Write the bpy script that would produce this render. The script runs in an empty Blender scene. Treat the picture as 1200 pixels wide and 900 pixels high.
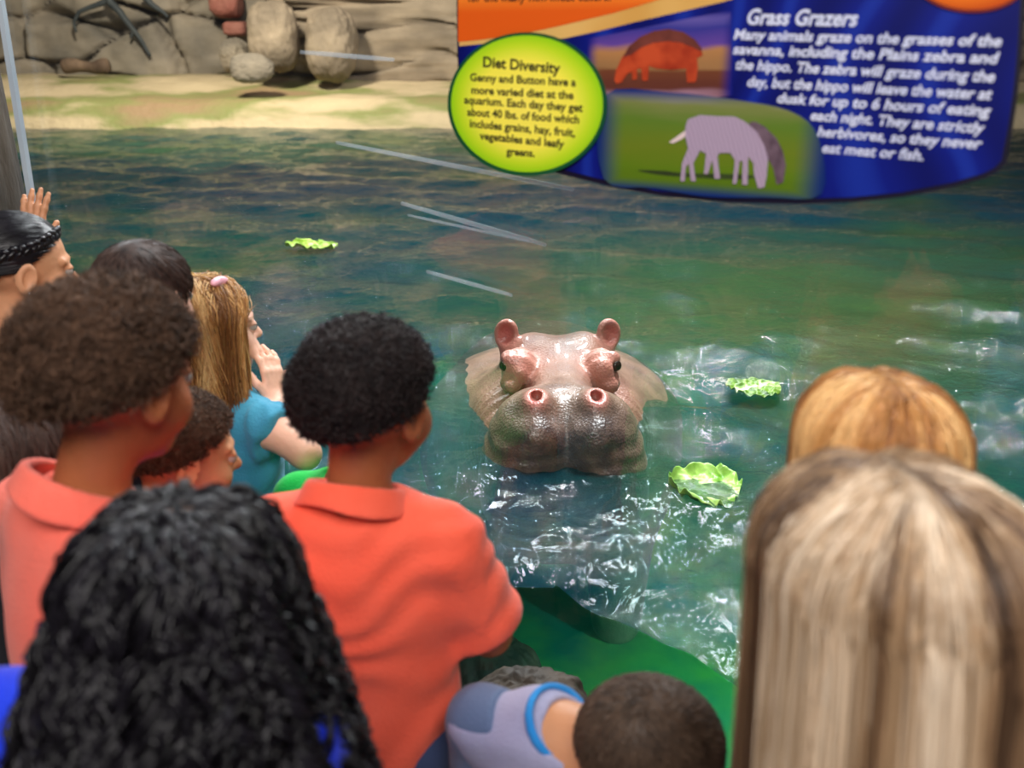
import bpy, math, random
import numpy as np
from mathutils import Vector, Matrix, Euler

# ------------------------------------------------------------------ camera, world, lights, exposure
S = bpy.context.scene
COL = S.collection
F_PX, PITCH, CAM = 1152.0, math.radians(19.0), np.array([0.0, 0.0, 1.6])
cd = bpy.data.cameras.new('camera'); cam = bpy.data.objects.new('camera', cd); COL.objects.link(cam)
cam.location = CAM; cam.rotation_euler = (math.radians(90) - PITCH, 0, 0)
cd.sensor_width = 36.0; cd.lens = 36.0 * F_PX / 1200.0; cd.clip_start = 0.02; cd.clip_end = 200
cd.dof.use_dof = True; cd.dof.focus_distance = 2.75; cd.dof.aperture_fstop = 3.3
S.camera = cam
S.view_settings.view_transform = 'Standard'; S.view_settings.look = 'None'
S.view_settings.gamma = 1.0; S.view_settings.use_curve_mapping = False
S.view_settings.exposure = 0.0
S.cycles.max_bounces = 10; S.cycles.transparent_max_bounces = 24; S.cycles.diffuse_bounces = 3
S.cycles.glossy_bounces = 4; S.cycles.transmission_bounces = 4; S.cycles.volume_bounces = 0
S.cycles.caustics_reflective = False; S.cycles.caustics_refractive = False
S.cycles.sample_clamp_indirect = 6.0
W = bpy.data.worlds.new('world'); S.world = W; W.use_nodes = True
W.node_tree.nodes['Background'].inputs[0].default_value = (0.50, 0.58, 0.72, 1)
W.node_tree.nodes['Background'].inputs[1].default_value = 0.085

def area_light(name, loc, aim, size, power, col=(1, 1, 1), size_y=None, shape='RECTANGLE'):
    d = bpy.data.lights.new(name, 'AREA'); d.energy = power; d.color = col; d.shape = shape
    d.size = size
    if shape in ('RECTANGLE', 'ELLIPSE'): d.size_y = size_y or size
    o = bpy.data.objects.new(name, d); COL.objects.link(o); o.location = loc
    o.rotation_euler = (Vector(aim) - Vector(loc)).to_track_quat('-Z', 'Y').to_euler(); return o
def spot_light(name, loc, aim, power, angle, col=(1, 1, 1), r=0.12, blend=0.6):
    d = bpy.data.lights.new(name, 'SPOT'); d.energy = power; d.color = col; d.spot_size = math.radians(angle)
    d.spot_blend = blend; d.shadow_soft_size = r
    o = bpy.data.objects.new(name, d); COL.objects.link(o); o.location = loc
    o.rotation_euler = (Vector(aim) - Vector(loc)).to_track_quat('-Z', 'Y').to_euler(); return o
area_light('pool_skylight', (0.8, 4.2, 6.0), (0.8, 4.6, 0), 2.0, 420, (0.93, 0.97, 1.0), 1.6)
spot_light('hippo_spot', (0.5, 0.9, 4.6), (0.15, 2.7, 0.6), 120, 36, (1.0, 0.93, 0.86))
area_light('shore_light', (-4.0, 11.5, 5.0), (-4.2, 15.2, 0.7), 0.7, 580, (1.0, 0.90, 0.72), 0.4)
area_light('rock_light', (2.0, 11.0, 5.0), (0.5, 16.0, 1.2), 0.8, 260, (1.0, 0.93, 0.84), 0.4)
for i, (x, y, z, p) in enumerate([(-1.6, 8.2, 4.4, 90), (0.3, 6.4, 4.4, 90), (1.5, 7.8, 4.4, 90), (2.2, 5.6, 4.4, 90), (4.0, 8.0, 4.4, 70), (-3.2, 6.6, 4.4, 90)]):
    area_light('pool_downlight', (x, y, z), (x * .6, 3.5, 0.5), 0.17, p, (0.95, 0.97, 1.0), shape='DISK')
spot_light('added_underwater_fill', (1.75, 1.75, .10), (.3, 2.9, -.64), 230, 66, (.85, 1.0, .9), .08)  # unseen underwater spot, added to brighten the water behind the window
spot_light('added_pool_edge_fill', (0.9, 2.9, 3.6), (0.70, 2.7, -.6), 300, 54, (0.95, 0.98, 1.0), .1)  # added spot above the water, lifts the dark view below the waterline
area_light('visitor_ceiling_light', (-0.2, -0.9, 3.2), (-0.1, 1.1, 0.9), 2.6, 114, (1.0, 0.95, 0.90), 1.4)

# ------------------------------------------------------------------ helpers
def camdir(px, py):
    xc, yc = (px - 600) / F_PX, (450 - py) / F_PX
    c, s = math.cos(PITCH), math.sin(PITCH)
    return np.array([xc, c + yc * s, -s + yc * c])
def atd(px, py, d): return CAM + camdir(px, py) * d          # point at camera depth d
def onz(px, py, z):
    r = camdir(px, py); return CAM + r * ((z - CAM[2]) / r[2])
def ony(px, py, y):
    r = camdir(px, py); return CAM + r * (y / r[1])

_n = {}
def link(o): COL.objects.link(o); return o
def empty(name, loc=(0, 0, 0), rz=0.0, label=None, cat=None, group=None):
    o = link(bpy.data.objects.new(name, None)); o.location = loc; o.rotation_euler = (0, 0, rz); o.empty_display_size = .05
    return tag(o, label, cat, group)
def tag(o, label=None, cat=None, group=None, kind=None):
    if label: o['label'] = label
    if cat: o['category'] = cat
    if group: o['group'] = group
    if kind: o['kind'] = kind
    return o
def mesh(name, V, Q, smooth=True, attrs=None):
    V = np.asarray(V, np.float32); me = bpy.data.meshes.new(name)
    if isinstance(Q, np.ndarray):
        n, k = Q.shape
        me.vertices.add(len(V)); me.vertices.foreach_set('co', V.ravel())
        me.loops.add(n * k); me.loops.foreach_set('vertex_index', Q.astype(np.int32).ravel())
        me.polygons.add(n); me.polygons.foreach_set('loop_start', np.arange(0, n * k, k, dtype=np.int32))
        me.update(calc_edges=True)
    else:
        me.from_pydata([tuple(map(float, v)) for v in V], [], Q); me.update()
    me.polygons.foreach_set('use_smooth', [bool(smooth)] * len(me.polygons))
    for k, a in (attrs or {}).items():
        at = me.attributes.new(k, 'FLOAT', 'POINT'); at.data.foreach_set('value', np.asarray(a, np.float32))
    me.update(); return me
def obj(name, me, m=None, parent=None, loc=None):
    o = link(bpy.data.objects.new(name, me))
    if m and not len(me.materials): me.materials.append(m)
    if parent: o.parent = parent
    if loc is not None: o.location = loc
    return o
def merge(parts):
    """parts: (V, Q) of the same k -> one (V, Q)"""
    Vs, Qs, n = [], [], 0
    for V, Q in parts: Vs.append(V); Qs.append(Q + n); n += len(V)
    return np.concatenate(Vs), np.concatenate(Qs)
def noise(P, f=1.0, seed=0, octv=1):
    P = np.asarray(P, np.float64); out = np.zeros(len(P)); amp, tot = 1.0, 0.0
    for o in range(octv):
        q = P * f * 2 ** o + seed * 17.31 + o * 5.7; i = np.floor(q).astype(np.int64); t = q - i; t = t * t * (3 - 2 * t)
        def hsh(dx, dy, dz):
            h = (i[:, 0] + dx) * 374761393 + (i[:, 1] + dy) * 668265263 + (i[:, 2] + dz) * 2147483647 + seed * 1013
            h = (h ^ (h >> 13)) * 1274126177; h = h ^ (h >> 16); return (h & 0xffff) / 32767.5 - 1
        v = 0
        for dx in (0, 1):
            for dy in (0, 1):
                for dz in (0, 1):
                    w = (t[:, 0] if dx else 1 - t[:, 0]) * (t[:, 1] if dy else 1 - t[:, 1]) * (t[:, 2] if dz else 1 - t[:, 2])
                    v = v + w * hsh(dx, dy, dz)
        out += amp * v; tot += amp; amp *= .5
    return out / tot
def worley(P, seed=0):
    P = np.asarray(P); i = np.floor(P).astype(np.int64); d1 = np.full(len(P), 9.); d2 = np.full(len(P), 9.); idv = np.zeros(len(P))
    for dx in (-1, 0, 1):
        for dy in (-1, 0, 1):
            c = i + np.array([dx, dy]); h = c[:, 0] * 374761393 + c[:, 1] * 668265263 + seed * 977
            h = (h ^ (h >> 13)) * 1274126177; h ^= h >> 16
            fx = (h & 0xff) / 255.; fy = ((h >> 8) & 0xff) / 255.; r = ((h >> 4) & 0xff) / 255.
            d = np.hypot(c[:, 0] + fx - P[:, 0], c[:, 1] + fy - P[:, 1])
            n = d < d1; d2 = np.where(n, d1, np.minimum(d2, d)); idv = np.where(n, r, idv); d1 = np.where(n, d, d1)
    return d1, d2, idv
def tube(pts, radii, sides=8, cap=True):
    pts = np.asarray(pts, float); k = len(pts); radii = np.broadcast_to(radii, k)
    T = np.gradient(pts, axis=0); T /= np.linalg.norm(T, axis=1)[:, None] + 1e-9
    ref = np.array([0.31, 0.2, 0.93]) if abs(T[:, 2]).mean() < .8 else np.array([1., 0.1, 0])
    A = np.cross(T, ref); A /= np.linalg.norm(A, axis=1)[:, None]; B = np.cross(T, A)
    th = np.arange(sides) * 2 * math.pi / sides
    V = pts[:, None] + radii[:, None, None] * (np.cos(th)[None, :, None] * A[:, None] + np.sin(th)[None, :, None] * B[:, None])
    V = V.reshape(-1, 3); Q = []
    for i in range(k - 1):
        for j in range(sides):
            a, b = i * sides + j, i * sides + (j + 1) % sides; Q.append((a, b, b + sides, a + sides))
    if cap:
        n = len(V); V = np.concatenate([V, pts[:1], pts[-1:]])
        for j in range(sides):
            b = (j + 1) % sides; Q.append((n, b, j, j)); Q.append((n + 1, (k - 1) * sides + j, (k - 1) * sides + b, (k - 1) * sides + b))
        Q = [q if q[2] != q[3] else q[:3] for q in Q]
    return V, Q
def box(lo, hi):
    x0, y0, z0 = lo; x1, y1, z1 = hi
    V = [(x0, y0, z0), (x1, y0, z0), (x1, y1, z0), (x0, y1, z0), (x0, y0, z1), (x1, y0, z1), (x1, y1, z1), (x0, y1, z1)]
    return np.array(V, float), [(0, 3, 2, 1), (4, 5, 6, 7), (0, 1, 5, 4), (1, 2, 6, 5), (2, 3, 7, 6), (3, 0, 4, 7)]
def prism_xy(poly, z0, z1):
    n = len(poly); V = [(x, y, z0) for x, y in poly] + [(x, y, z1) for x, y in poly]
    Q = [tuple(range(n - 1, -1, -1)), tuple(range(n, 2 * n))] + [(i, (i + 1) % n, n + (i + 1) % n, n + i) for i in range(n)]
    return np.array(V, float), Q

# ------------------------------------------------------------------ materials
def mat(name):
    m = bpy.data.materials.new(name); m.use_nodes = True; return m, m.node_tree.nodes, m.node_tree.links
def rgba(c): return (c[0], c[1], c[2], 1)
def srgb(r, g, b): return tuple(((v / 255) / 12.92 if v < 10 else (((v / 255) + .055) / 1.055) ** 2.4) for v in (r, g, b))
def simple(name, c1, c2=None, rough=.6, scale=8.0, bump=0.0, bscale=40.0, spec=.5, stretch=(1, 1, 1), metal=0.0, coat=0.0, sheen=0.0, detail=4.0, coord='Object', contrast=(.35, .65)):
    m, N, L = mat(name); b = N['Principled BSDF']; b.inputs['Roughness'].default_value = rough
    b.inputs['Specular IOR Level'].default_value = spec; b.inputs['Metallic'].default_value = metal
    b.inputs['Coat Weight'].default_value = coat; b.inputs['Sheen Weight'].default_value = sheen
    tc = N.new('ShaderNodeTexCoord'); mp = N.new('ShaderNodeMapping'); mp.inputs['Scale'].default_value = stretch
    L.new(tc.outputs[coord], mp.inputs[0])
    nz = N.new('ShaderNodeTexNoise'); nz.inputs['Scale'].default_value = scale; nz.inputs['Detail'].default_value = detail
    L.new(mp.outputs[0], nz.inputs['Vector'])
    r = N.new('ShaderNodeValToRGB'); r.color_ramp.elements[0].position = contrast[0]; r.color_ramp.elements[1].position = contrast[1]
    r.color_ramp.elements[0].color = rgba(c1); r.color_ramp.elements[1].color = rgba(c2 or tuple(min(1, v * 1.15) for v in c1))
    L.new(nz.outputs['Fac'], r.inputs[0]); L.new(r.outputs[0], b.inputs['Base Color'])
    if bump:
        n2 = N.new('ShaderNodeTexNoise'); n2.inputs['Scale'].default_value = bscale; n2.inputs['Detail'].default_value = 5
        L.new(mp.outputs[0], n2.inputs['Vector'])
        bp = N.new('ShaderNodeBump'); bp.inputs['Strength'].default_value = bump; bp.inputs['Distance'].default_value = .01
        L.new(n2.outputs['Fac'], bp.inputs['Height']); L.new(bp.outputs[0], b.inputs['Normal'])
    return m
def hairmat(name, stops, rough=.38, spec=.5):
    m, N, L = mat(name); b = N['Principled BSDF']; b.inputs['Roughness'].default_value = rough; b.inputs['Specular IOR Level'].default_value = spec
    a = N.new('ShaderNodeAttribute'); a.attribute_name = 'tone'; r = N.new('ShaderNodeValToRGB'); e = r.color_ramp.elements
    e[0].position, e[0].color = stops[0][0], rgba(stops[0][1]); e[1].position, e[1].color = stops[-1][0], rgba(stops[-1][1])
    for p, c in stops[1:-1]: x = e.new(p); x.color = rgba(c)
    L.new(a.outputs['Fac'], r.inputs[0]); L.new(r.outputs[0], b.inputs['Base Color']); return m
def glassmat(name, tint=(0.985, 0.995, 0.99), ior=1.49, rough=0.0):
    m, N, L = mat(name); N.remove(N['Principled BSDF']); out = N['Material Output']
    t = N.new('ShaderNodeBsdfTransparent'); t.inputs[0].default_value = rgba(tint)
    g = N.new('ShaderNodeBsdfGlossy'); g.inputs['Roughness'].default_value = rough
    lw = N.new('ShaderNodeLayerWeight'); lw.inputs['Blend'].default_value = .5      # Schlick's curve, the same on both faces of a pane
    pw = N.new('ShaderNodeMath'); pw.operation = 'POWER'; pw.inputs[1].default_value = 5; L.new(lw.outputs['Facing'], pw.inputs[0])
    f = N.new('ShaderNodeMath'); f.operation = 'MULTIPLY_ADD'; f.inputs[1].default_value = .96; f.inputs[2].default_value = .04; L.new(pw.outputs[0], f.inputs[0]); mx = N.new('ShaderNodeMixShader')
    L.new(f.outputs[0], mx.inputs[0]); L.new(t.outputs[0], mx.inputs[1]); L.new(g.outputs[0], mx.inputs[2]); L.new(mx.outputs[0], out.inputs['Surface'])
    return m

# ------------------------------------------------------------------ signed distance toolkit + surface nets
def sm(a, b, k):
    h = np.clip(.5 + .5 * (b - a) / k, 0, 1); return b + (a - b) * h - k * h * (1 - h)
def smax(a, b, k): return -sm(-a, -b, k)
def ell(P, c, r):
    q = (P - np.array(c, np.float32)) / np.array(r, np.float32); k0 = np.sqrt((q * q).sum(1)) + 1e-9
    q2 = q / np.array(r, np.float32); k1 = np.sqrt((q2 * q2).sum(1)) + 1e-9; return k0 * (k0 - 1) / k1
def rellip(P, c, r, R):     # rotated ellipsoid, R columns are the local axes
    return ell((P - np.array(c, np.float32)) @ np.array(R, np.float32), (0, 0, 0), r)
def rc(P, a, b, ra, rb):
    a = np.array(a, np.float32); b = np.array(b, np.float32); ba = b - a; pa = P - a
    h = np.clip((pa @ ba) / (ba @ ba + 1e-12), 0, 1); d = pa - h[:, None] * ba
    return np.sqrt((d * d).sum(1)) - (ra + (rb - ra) * h)
def sph(P, c, r):
    d = P - np.array(c, np.float32); return np.sqrt((d * d).sum(1)) - r
def nets(f, lo, hi, h, B=4, slack=1.5):
    lo = np.array(lo, np.float32); nb = np.ceil((np.array(hi) - lo) / (h * B)).astype(int) + 1; n = nb * B
    bi = np.stack(np.meshgrid(*[np.arange(k) for k in nb], indexing='ij'), -1).reshape(-1, 3)
    bc = lo + (bi * B + (B - 1) / 2).astype(np.float32) * h
    fb = np.concatenate([f(bc[i:i + 200000]) for i in range(0, len(bc), 200000)])
    act = np.abs(fb) < h * B * .87 * slack + h * 2
    Fv = np.repeat(np.repeat(np.repeat(fb.reshape(nb), B, 0), B, 1), B, 2).astype(np.float32)
    off = np.stack(np.meshgrid(*[np.arange(B)] * 3, indexing='ij'), -1).reshape(-1, 3)
    ab = bi[act]
    for i in range(0, len(ab), 4000):
        ix = (ab[i:i + 4000, None] * B + off).reshape(-1, 3)
        Fv[ix[:, 0], ix[:, 1], ix[:, 2]] = f(lo + ix.astype(np.float32) * h)
    Sg = Fv < 0; c = np.zeros(np.array(Fv.shape) - 1, np.uint8)
    for x in (0, 1):
        for y in (0, 1):
            for z in (0, 1): c += Sg[x:n[0] - 1 + x, y:n[1] - 1 + y, z:n[2] - 1 + z]
    cells = np.argwhere((c > 0) & (c < 8)); vid = np.full(c.shape, -1, np.int32); vid[tuple(cells.T)] = np.arange(len(cells))
    acc = np.zeros((len(cells), 3), np.float32); cnt = np.zeros(len(cells), np.float32)
    cor = [np.array(v) for v in np.ndindex(2, 2, 2)]
    for a in cor:
        for ax in range(3):
            if a[ax]: continue
            b = a.copy(); b[ax] = 1
            va = Fv[tuple((cells + a).T)]; vb = Fv[tuple((cells + b).T)]; k = (va < 0) != (vb < 0)
            t = np.where(k, va / np.where(k, va - vb, 1), 0); p = np.tile(a.astype(np.float32), (len(cells), 1)); p[:, ax] += t
            acc += p * k[:, None]; cnt += k
    V = lo + (cells + acc / np.maximum(cnt, 1)[:, None]) * h
    Q = []
    for ax in range(3):
        sl0 = [slice(None)] * 3; sl1 = [slice(None)] * 3; sl0[ax] = slice(0, -1); sl1[ax] = slice(1, None)
        e = np.argwhere(Sg[tuple(sl0)] != Sg[tuple(sl1)]); u, w = (ax + 1) % 3, (ax + 2) % 3
        e = e[(e[:, u] > 0) & (e[:, w] > 0) & (e[:, u] < n[u] - 1) & (e[:, w] < n[w] - 1)]
        du = np.zeros(3, int); du[u] = 1; dw = np.zeros(3, int); dw[w] = 1
        q = np.stack([vid[tuple((e - du - dw).T)], vid[tuple((e - dw).T)], vid[tuple(e.T)], vid[tuple((e - du).T)]], 1)
        ins = Sg[tuple(e.T)]; q[~ins] = q[~ins][:, ::-1]; Q.append(q[(q >= 0).all(1)])
    return V, np.concatenate(Q)

# ------------------------------------------------------------------ setting: floor, glass, pool, water
WZ = 0.5                                   # water level
P0 = onz(650, 693, WZ)[:2]                 # where the two panes meet
SL, SR = -0.26, -1.09                      # slopes of the two panes in plan
def glassY(x): return P0[1] + (SL if x < P0[0] else SR) * (x - P0[0])
floor_m = simple('floor_concrete', (.10, .09, .085), (.17, .155, .14), .7, 3, .3, 60)
V, Q = prism_xy([(-7, -3.5), (5.0, -3.5), (5.0, glassY(5.0)), (P0[0], P0[1]), (-7, glassY(-7))], -.7, 0)
tag(obj('floor', mesh('floor', V, Q, False), floor_m), 'dark concrete visitor floor in front of the window', None, None, 'structure')

mud = simple('pool_bottom', (.008, .30, .24), (.50, .72, .10), .8, 2.6, .6, 9)
V, Q = prism_xy([(-14, glassY(-14)), (P0[0], P0[1]), (5.0, glassY(5.0)), (14, -6), (14, 18.5), (-14, 18.5)], -.75, -.65)
tag(obj('floor_pool', mesh('floor_pool', V, Q, False), mud), 'green algae covered pool bottom', None, None, 'structure')

acr = glassmat('acrylic')
ga, gb = np.array([-1.12, glassY(-1.12)]), np.array([2.6, glassY(2.6)])
g1 = np.array([-SL, 1.0]) / math.hypot(SL, 1) * .03; g2 = np.array([-SR, 1.0]) / math.hypot(SR, 1) * .03
V, Q = prism_xy([ga, P0, gb, gb + g2, P0 + (g1 + g2) / 2 * 1.05, ga + g1], 0.0, 3.4)
win = tag(obj('window_1', mesh('window_1', V, Q, False), acr), 'tall clear bent acrylic window between the visitors and the pool', None, None, 'structure')
streak_m, N, L = mat('streak_paint'); b = N['Principled BSDF']; b.inputs['Base Color'].default_value = (.62, .74, .84, 1); b.inputs['Roughness'].default_value = .4; b.inputs['Alpha'].default_value = .24  # light streaks reflected in the pane, painted as pale translucent strips
def onglass(px, py):
    r = camdir(px, py)
    for s_ in (SL, SR):
        t = (P0[1] - s_ * P0[0]) / (r[1] - s_ * r[0]); p = r * t + CAM
        if (p[0] < P0[0]) == (s_ == SL): return p
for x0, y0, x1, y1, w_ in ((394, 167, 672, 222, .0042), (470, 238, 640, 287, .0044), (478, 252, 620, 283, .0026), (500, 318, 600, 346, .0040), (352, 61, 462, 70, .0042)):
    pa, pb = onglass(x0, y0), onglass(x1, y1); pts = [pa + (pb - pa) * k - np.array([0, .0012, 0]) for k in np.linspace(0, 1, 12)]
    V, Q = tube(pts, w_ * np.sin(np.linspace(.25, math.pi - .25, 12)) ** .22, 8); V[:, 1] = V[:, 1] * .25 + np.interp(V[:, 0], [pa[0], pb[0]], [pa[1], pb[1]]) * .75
    obj('reflection_streak', mesh('reflection_streak', V, Q), streak_m, win)
V, Q = prism_xy([(-7, glassY(-7) - .15), (-1.58, glassY(-1.58) - .05), (-1.58, glassY(-1.58) + .03), (-7, glassY(-7) + .03)], 0, 3.4)
tag(obj('wall_front', mesh('wall_front', V, Q, False), simple('plaster_dark', (.05, .045, .04), (.08, .07, .06), .8, 4, .4, 30)), 'dark wall beyond the bark covered post', None, None, 'structure')

# hippo pose (needed by the ripples)
HX = 0.148
def hgt(x, y):
    P = np.stack([x, y, 0 * x], -1)
    z = np.zeros_like(x); rs = np.random.default_rng(3)
    dist = np.hypot(x - .2, y - 2.6); near = np.clip(1.5 - dist / 3.0, .7, 1.3)
    for k in range(16):
        lam = .038 * (1.06 ** k); th = rs.uniform(0, 2 * math.pi); kx, ky = math.cos(th) * 2 * math.pi / lam, math.sin(th) * 2 * math.pi / lam
        z += .0125 * lam * np.sin(kx * x + ky * y + rs.uniform(0, 6.28) + 2.5 * noise(P, 1.1 / (lam * 6), k + 55)) * np.exp(-(dist / 3.2) ** 2) * np.clip(.6 + noise(P, 1.3, 71), 0.15, 1.3)
    for k in range(34):
        lam = .09 * (1.095 ** k); th = rs.uniform(0, 2 * math.pi) if k < 18 else rs.normal(1.5, .5)
        kx, ky = math.cos(th) * 2 * math.pi / lam, math.sin(th) * 2 * math.pi / lam
        wob = noise(P, 1.1 / (lam * 6), k + 5)
        z += ((.0060 if k < 18 else .0105) * min(lam, .5)) * np.sin(kx * x + ky * y + rs.uniform(0, 6.28) + 2.2 * wob) * near
    r = np.hypot((x - HX) / 1.0, (y - 2.62) / 1.0)
    z += .004 * np.exp(-((r - .42) / .45) ** 2) * np.sin(2 * math.pi * r / .105 + 5 * noise(P, 3, 91, 2)) * np.clip(.4 + noise(P, 2.2, 92), 0, 1) * np.clip((r - .15) / .2, 0, 1)
    z += .012 * np.exp(-((y - glassY_arr(x) - .10) / .13) ** 2) * (.15 + .6 * noise(P, 1.8, 33))   # swell against the pane
    z -= .012 * np.exp(-((y - glassY_arr(x) - .03) / .10) ** 2)
    z += .006 * noise(P, 9, 41) * np.exp(-(r / 1.6) ** 2)
    return z
def glassY_arr(x): return np.where(x < P0[0], P0[1] + SL * (x - P0[0]), P0[1] + SR * (x - P0[0]))
nu = 460
uf = np.concatenate([np.linspace(-7, -1.3, 30, endpoint=False), np.linspace(-1.3, .95, nu - 60, endpoint=False), np.linspace(.95, 4.0, 30)])
Yf = glassY_arr(uf) + np.where(uf < P0[0], .034, .047)
vis = np.clip((uf + 1.3) / 2.25, 0, 1)
Xfar = np.where(uf < -1.3, -13.4 + (uf + 7) / 5.7 * 4.4, np.where(uf > .95, 9.0 + (uf - .95) / 3.05 * 4.4, -9.0 + 18.0 * vis))
tt = np.concatenate([np.linspace(0, 1, 560) ** 2.1])
X = uf[None] + (Xfar - uf)[None] * tt[:, None]; Y = Yf[None] + (15.2 - Yf)[None] * tt[:, None]
Z = WZ + hgt(X.ravel(), Y.ravel()).reshape(X.shape)
nt, nc = X.shape
top = np.stack([X, Y, Z], -1).reshape(-1, 3)
bot = top.copy(); bot[:, 2] = -.64
I = np.arange(nt * nc).reshape(nt, nc)
Qt = np.stack([I[:-1, :-1], I[:-1, 1:], I[1:, 1:], I[1:, :-1]], -1).reshape(-1, 4)
rim = np.concatenate([I[0, :], I[1:, -1], I[-1, -2::-1], I[-2:0:-1, 0]])
rb = np.arange(len(rim)) + nt * nc; nx = np.roll(np.arange(len(rim)), -1)
Qs = np.stack([rim, rb, rb[nx], rim[nx]], -1)
V = np.concatenate([top, bot[rim]])
me = mesh('water', V, np.concatenate([Qt, Qs]))
nb_ = len(rim); 
import bmesh as _bm
bm = _bm.new(); bm.from_mesh(me); bm.verts.ensure_lookup_table()
bm.faces.new([bm.verts[int(i)] for i in rb][::-1]); _bm.ops.recalc_face_normals(bm, faces=bm.faces); bm.to_mesh(me); bm.free()

def vol(N, L, out):
    va = N.new('ShaderNodeVolumeAbsorption'); va.inputs['Color'].default_value = (.08, .78, .70, 1); va.inputs['Density'].default_value = .50
    vs = N.new('ShaderNodeVolumeScatter'); vs.inputs['Color'].default_value = (.08, .80, .55, 1); vs.inputs['Density'].default_value = .09; vs.inputs['Anisotropy'].default_value = .2
    ad = N.new('ShaderNodeAddShader'); L.new(va.outputs[0], ad.inputs[0]); L.new(vs.outputs[0], ad.inputs[1]); L.new(ad.outputs[0], out.inputs['Volume'])
wm, N, L = mat('water_top'); N.remove(N['Principled BSDF']); out = N['Material Output']
tc = N.new('ShaderNodeTexCoord')
t = N.new('ShaderNodeBsdfTransparent'); t.inputs[0].default_value = (.86, .97, .93, 1)
df = N.new('ShaderNodeBsdfDiffuse'); nz = N.new('ShaderNodeTexNoise'); nz.inputs['Scale'].default_value = .55; nz.inputs['Detail'].default_value = 3
L.new(tc.outputs['Object'], nz.inputs['Vector'])
rp = N.new('ShaderNodeValToRGB'); e = rp.color_ramp.elements
e[0].position, e[0].color = .36, (.002, .024, .078, 1); e[1].position, e[1].color = .72, (.035, .085, .030, 1)
x = e.new(.54); x.color = (.003, .042, .064, 1)
L.new(nz.outputs['Fac'], rp.inputs[0])
ds = N.new('ShaderNodeVectorMath'); ds.operation = 'DISTANCE'; ds.inputs[1].default_value = (1.35, 4.3, .5); L.new(tc.outputs['Object'], ds.inputs[0])      # a greener patch of water
dn = N.new('ShaderNodeMath'); dn.operation = 'MULTIPLY_ADD'; dn.inputs[1].default_value = 2.2; L.new(nz.outputs['Fac'], dn.inputs[0]); L.new(ds.outputs['Value'], dn.inputs[2])
mr = N.new('ShaderNodeMapRange'); mr.inputs[1].default_value = 1.5; mr.inputs[2].default_value = 3.4; mr.inputs[3].default_value = .8; mr.inputs[4].default_value = 0; L.new(dn.outputs[0], mr.inputs[0])
mxg = N.new('ShaderNodeMix'); mxg.data_type = 'RGBA'; L.new(mr.outputs[0], mxg.inputs[0]); L.new(rp.outputs[0], mxg.inputs[6]); mxg.inputs[7].default_value = (.075, .135, .030, 1); L.new(mxg.outputs[2], df.inputs[0])
m1 = N.new('ShaderNodeMixShader'); m1.inputs[0].default_value = .48; L.new(t.outputs[0], m1.inputs[1]); L.new(df.outputs[0], m1.inputs[2])
mp = N.new('ShaderNodeMapping'); mp.inputs['Scale'].default_value = (1, .75, 1); L.new(tc.outputs['Object'], mp.inputs[0])
n1 = N.new('ShaderNodeTexNoise'); n1.inputs['Scale'].default_value = 38; n1.inputs['Detail'].default_value = 3; n1.inputs['Distortion'].default_value = .5
L.new(mp.outputs[0], n1.inputs['Vector'])
bp = N.new('ShaderNodeBump'); bp.inputs['Strength'].default_value = 1.0; bp.inputs['Distance'].default_value = .007; L.new(n1.outputs['Fac'], bp.inputs['Height'])
gl = N.new('ShaderNodeBsdfGlossy'); gl.inputs['Roughness'].default_value = .035; L.new(bp.outputs[0], gl.inputs['Normal'])
fr = N.new('ShaderNodeFresnel'); fr.inputs['IOR'].default_value = 1.36; L.new(bp.outputs[0], fr.inputs['Normal'])
m2 = N.new('ShaderNodeMixShader'); L.new(fr.outputs[0], m2.inputs[0]); L.new(m1.outputs[0], m2.inputs[1]); L.new(gl.outputs[0], m2.inputs[2])
L.new(m2.outputs[0], out.inputs['Surface']); vol(N, L, out)
ws, N, L = mat('water_side'); N.remove(N['Principled BSDF']); out = N['Material Output']
t = N.new('ShaderNodeBsdfTransparent'); L.new(t.outputs[0], out.inputs['Surface']); vol(N, L, out)
for m_ in (wm, ws): m_.cycles.homogeneous_volume = True
me.materials.append(wm); me.materials.append(ws)
mi = np.zeros(len(me.polygons), np.int32); mi[len(Qt):] = 1; me.polygons.foreach_set('material_index', mi)
tag(obj('water', me), 'rippling teal and green pool water', None, None, 'structure')

# shore bank and rock walls
sand, N, L = mat('sand_bank'); b = N['Principled BSDF']; b.inputs['Roughness'].default_value = .75
tc = N.new('ShaderNodeTexCoord'); nz = N.new('ShaderNodeTexNoise'); nz.inputs['Scale'].default_value = .9; nz.inputs['Detail'].default_value = 7
mp = N.new('ShaderNodeMapping'); mp.inputs['Scale'].default_value = (.5, 1, 2.2); L.new(tc.outputs['Object'], mp.inputs[0]); L.new(mp.outputs[0], nz.inputs['Vector'])
rp = N.new('ShaderNodeValToRGB'); e = rp.color_ramp.elements
e[0].position, e[0].color = .3, (.30, .20, .11, 1); e[1].position, e[1].color = .72, (.62, .50, .32, 1)
x = e.new(.42); x.color = (.22, .24, .08, 1); x = e.new(.50); x.color = (.50, .40, .25, 1)
L.new(nz.outputs['Fac'], rp.inputs[0]); L.new(rp.outputs[0], b.inputs['Base Color'])
n2 = N.new('ShaderNodeTexNoise'); n2.inputs['Scale'].default_value = 9; n2.inputs['Detail'].default_value = 6; L.new(tc.outputs['Object'], n2.inputs['Vector'])
bp = N.new('ShaderNodeBump'); bp.inputs['Strength'].default_value = .6; bp.inputs['Distance'].default_value = .05; L.new(n2.outputs['Fac'], bp.inputs['Height']); L.new(bp.outputs[0], b.inputs['Normal'])
gx = np.linspace(-13.5, 13.5, 260); gy = np.linspace(14.0, 18.4, 90); GX, GY = np.meshgrid(gx, gy)
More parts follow.
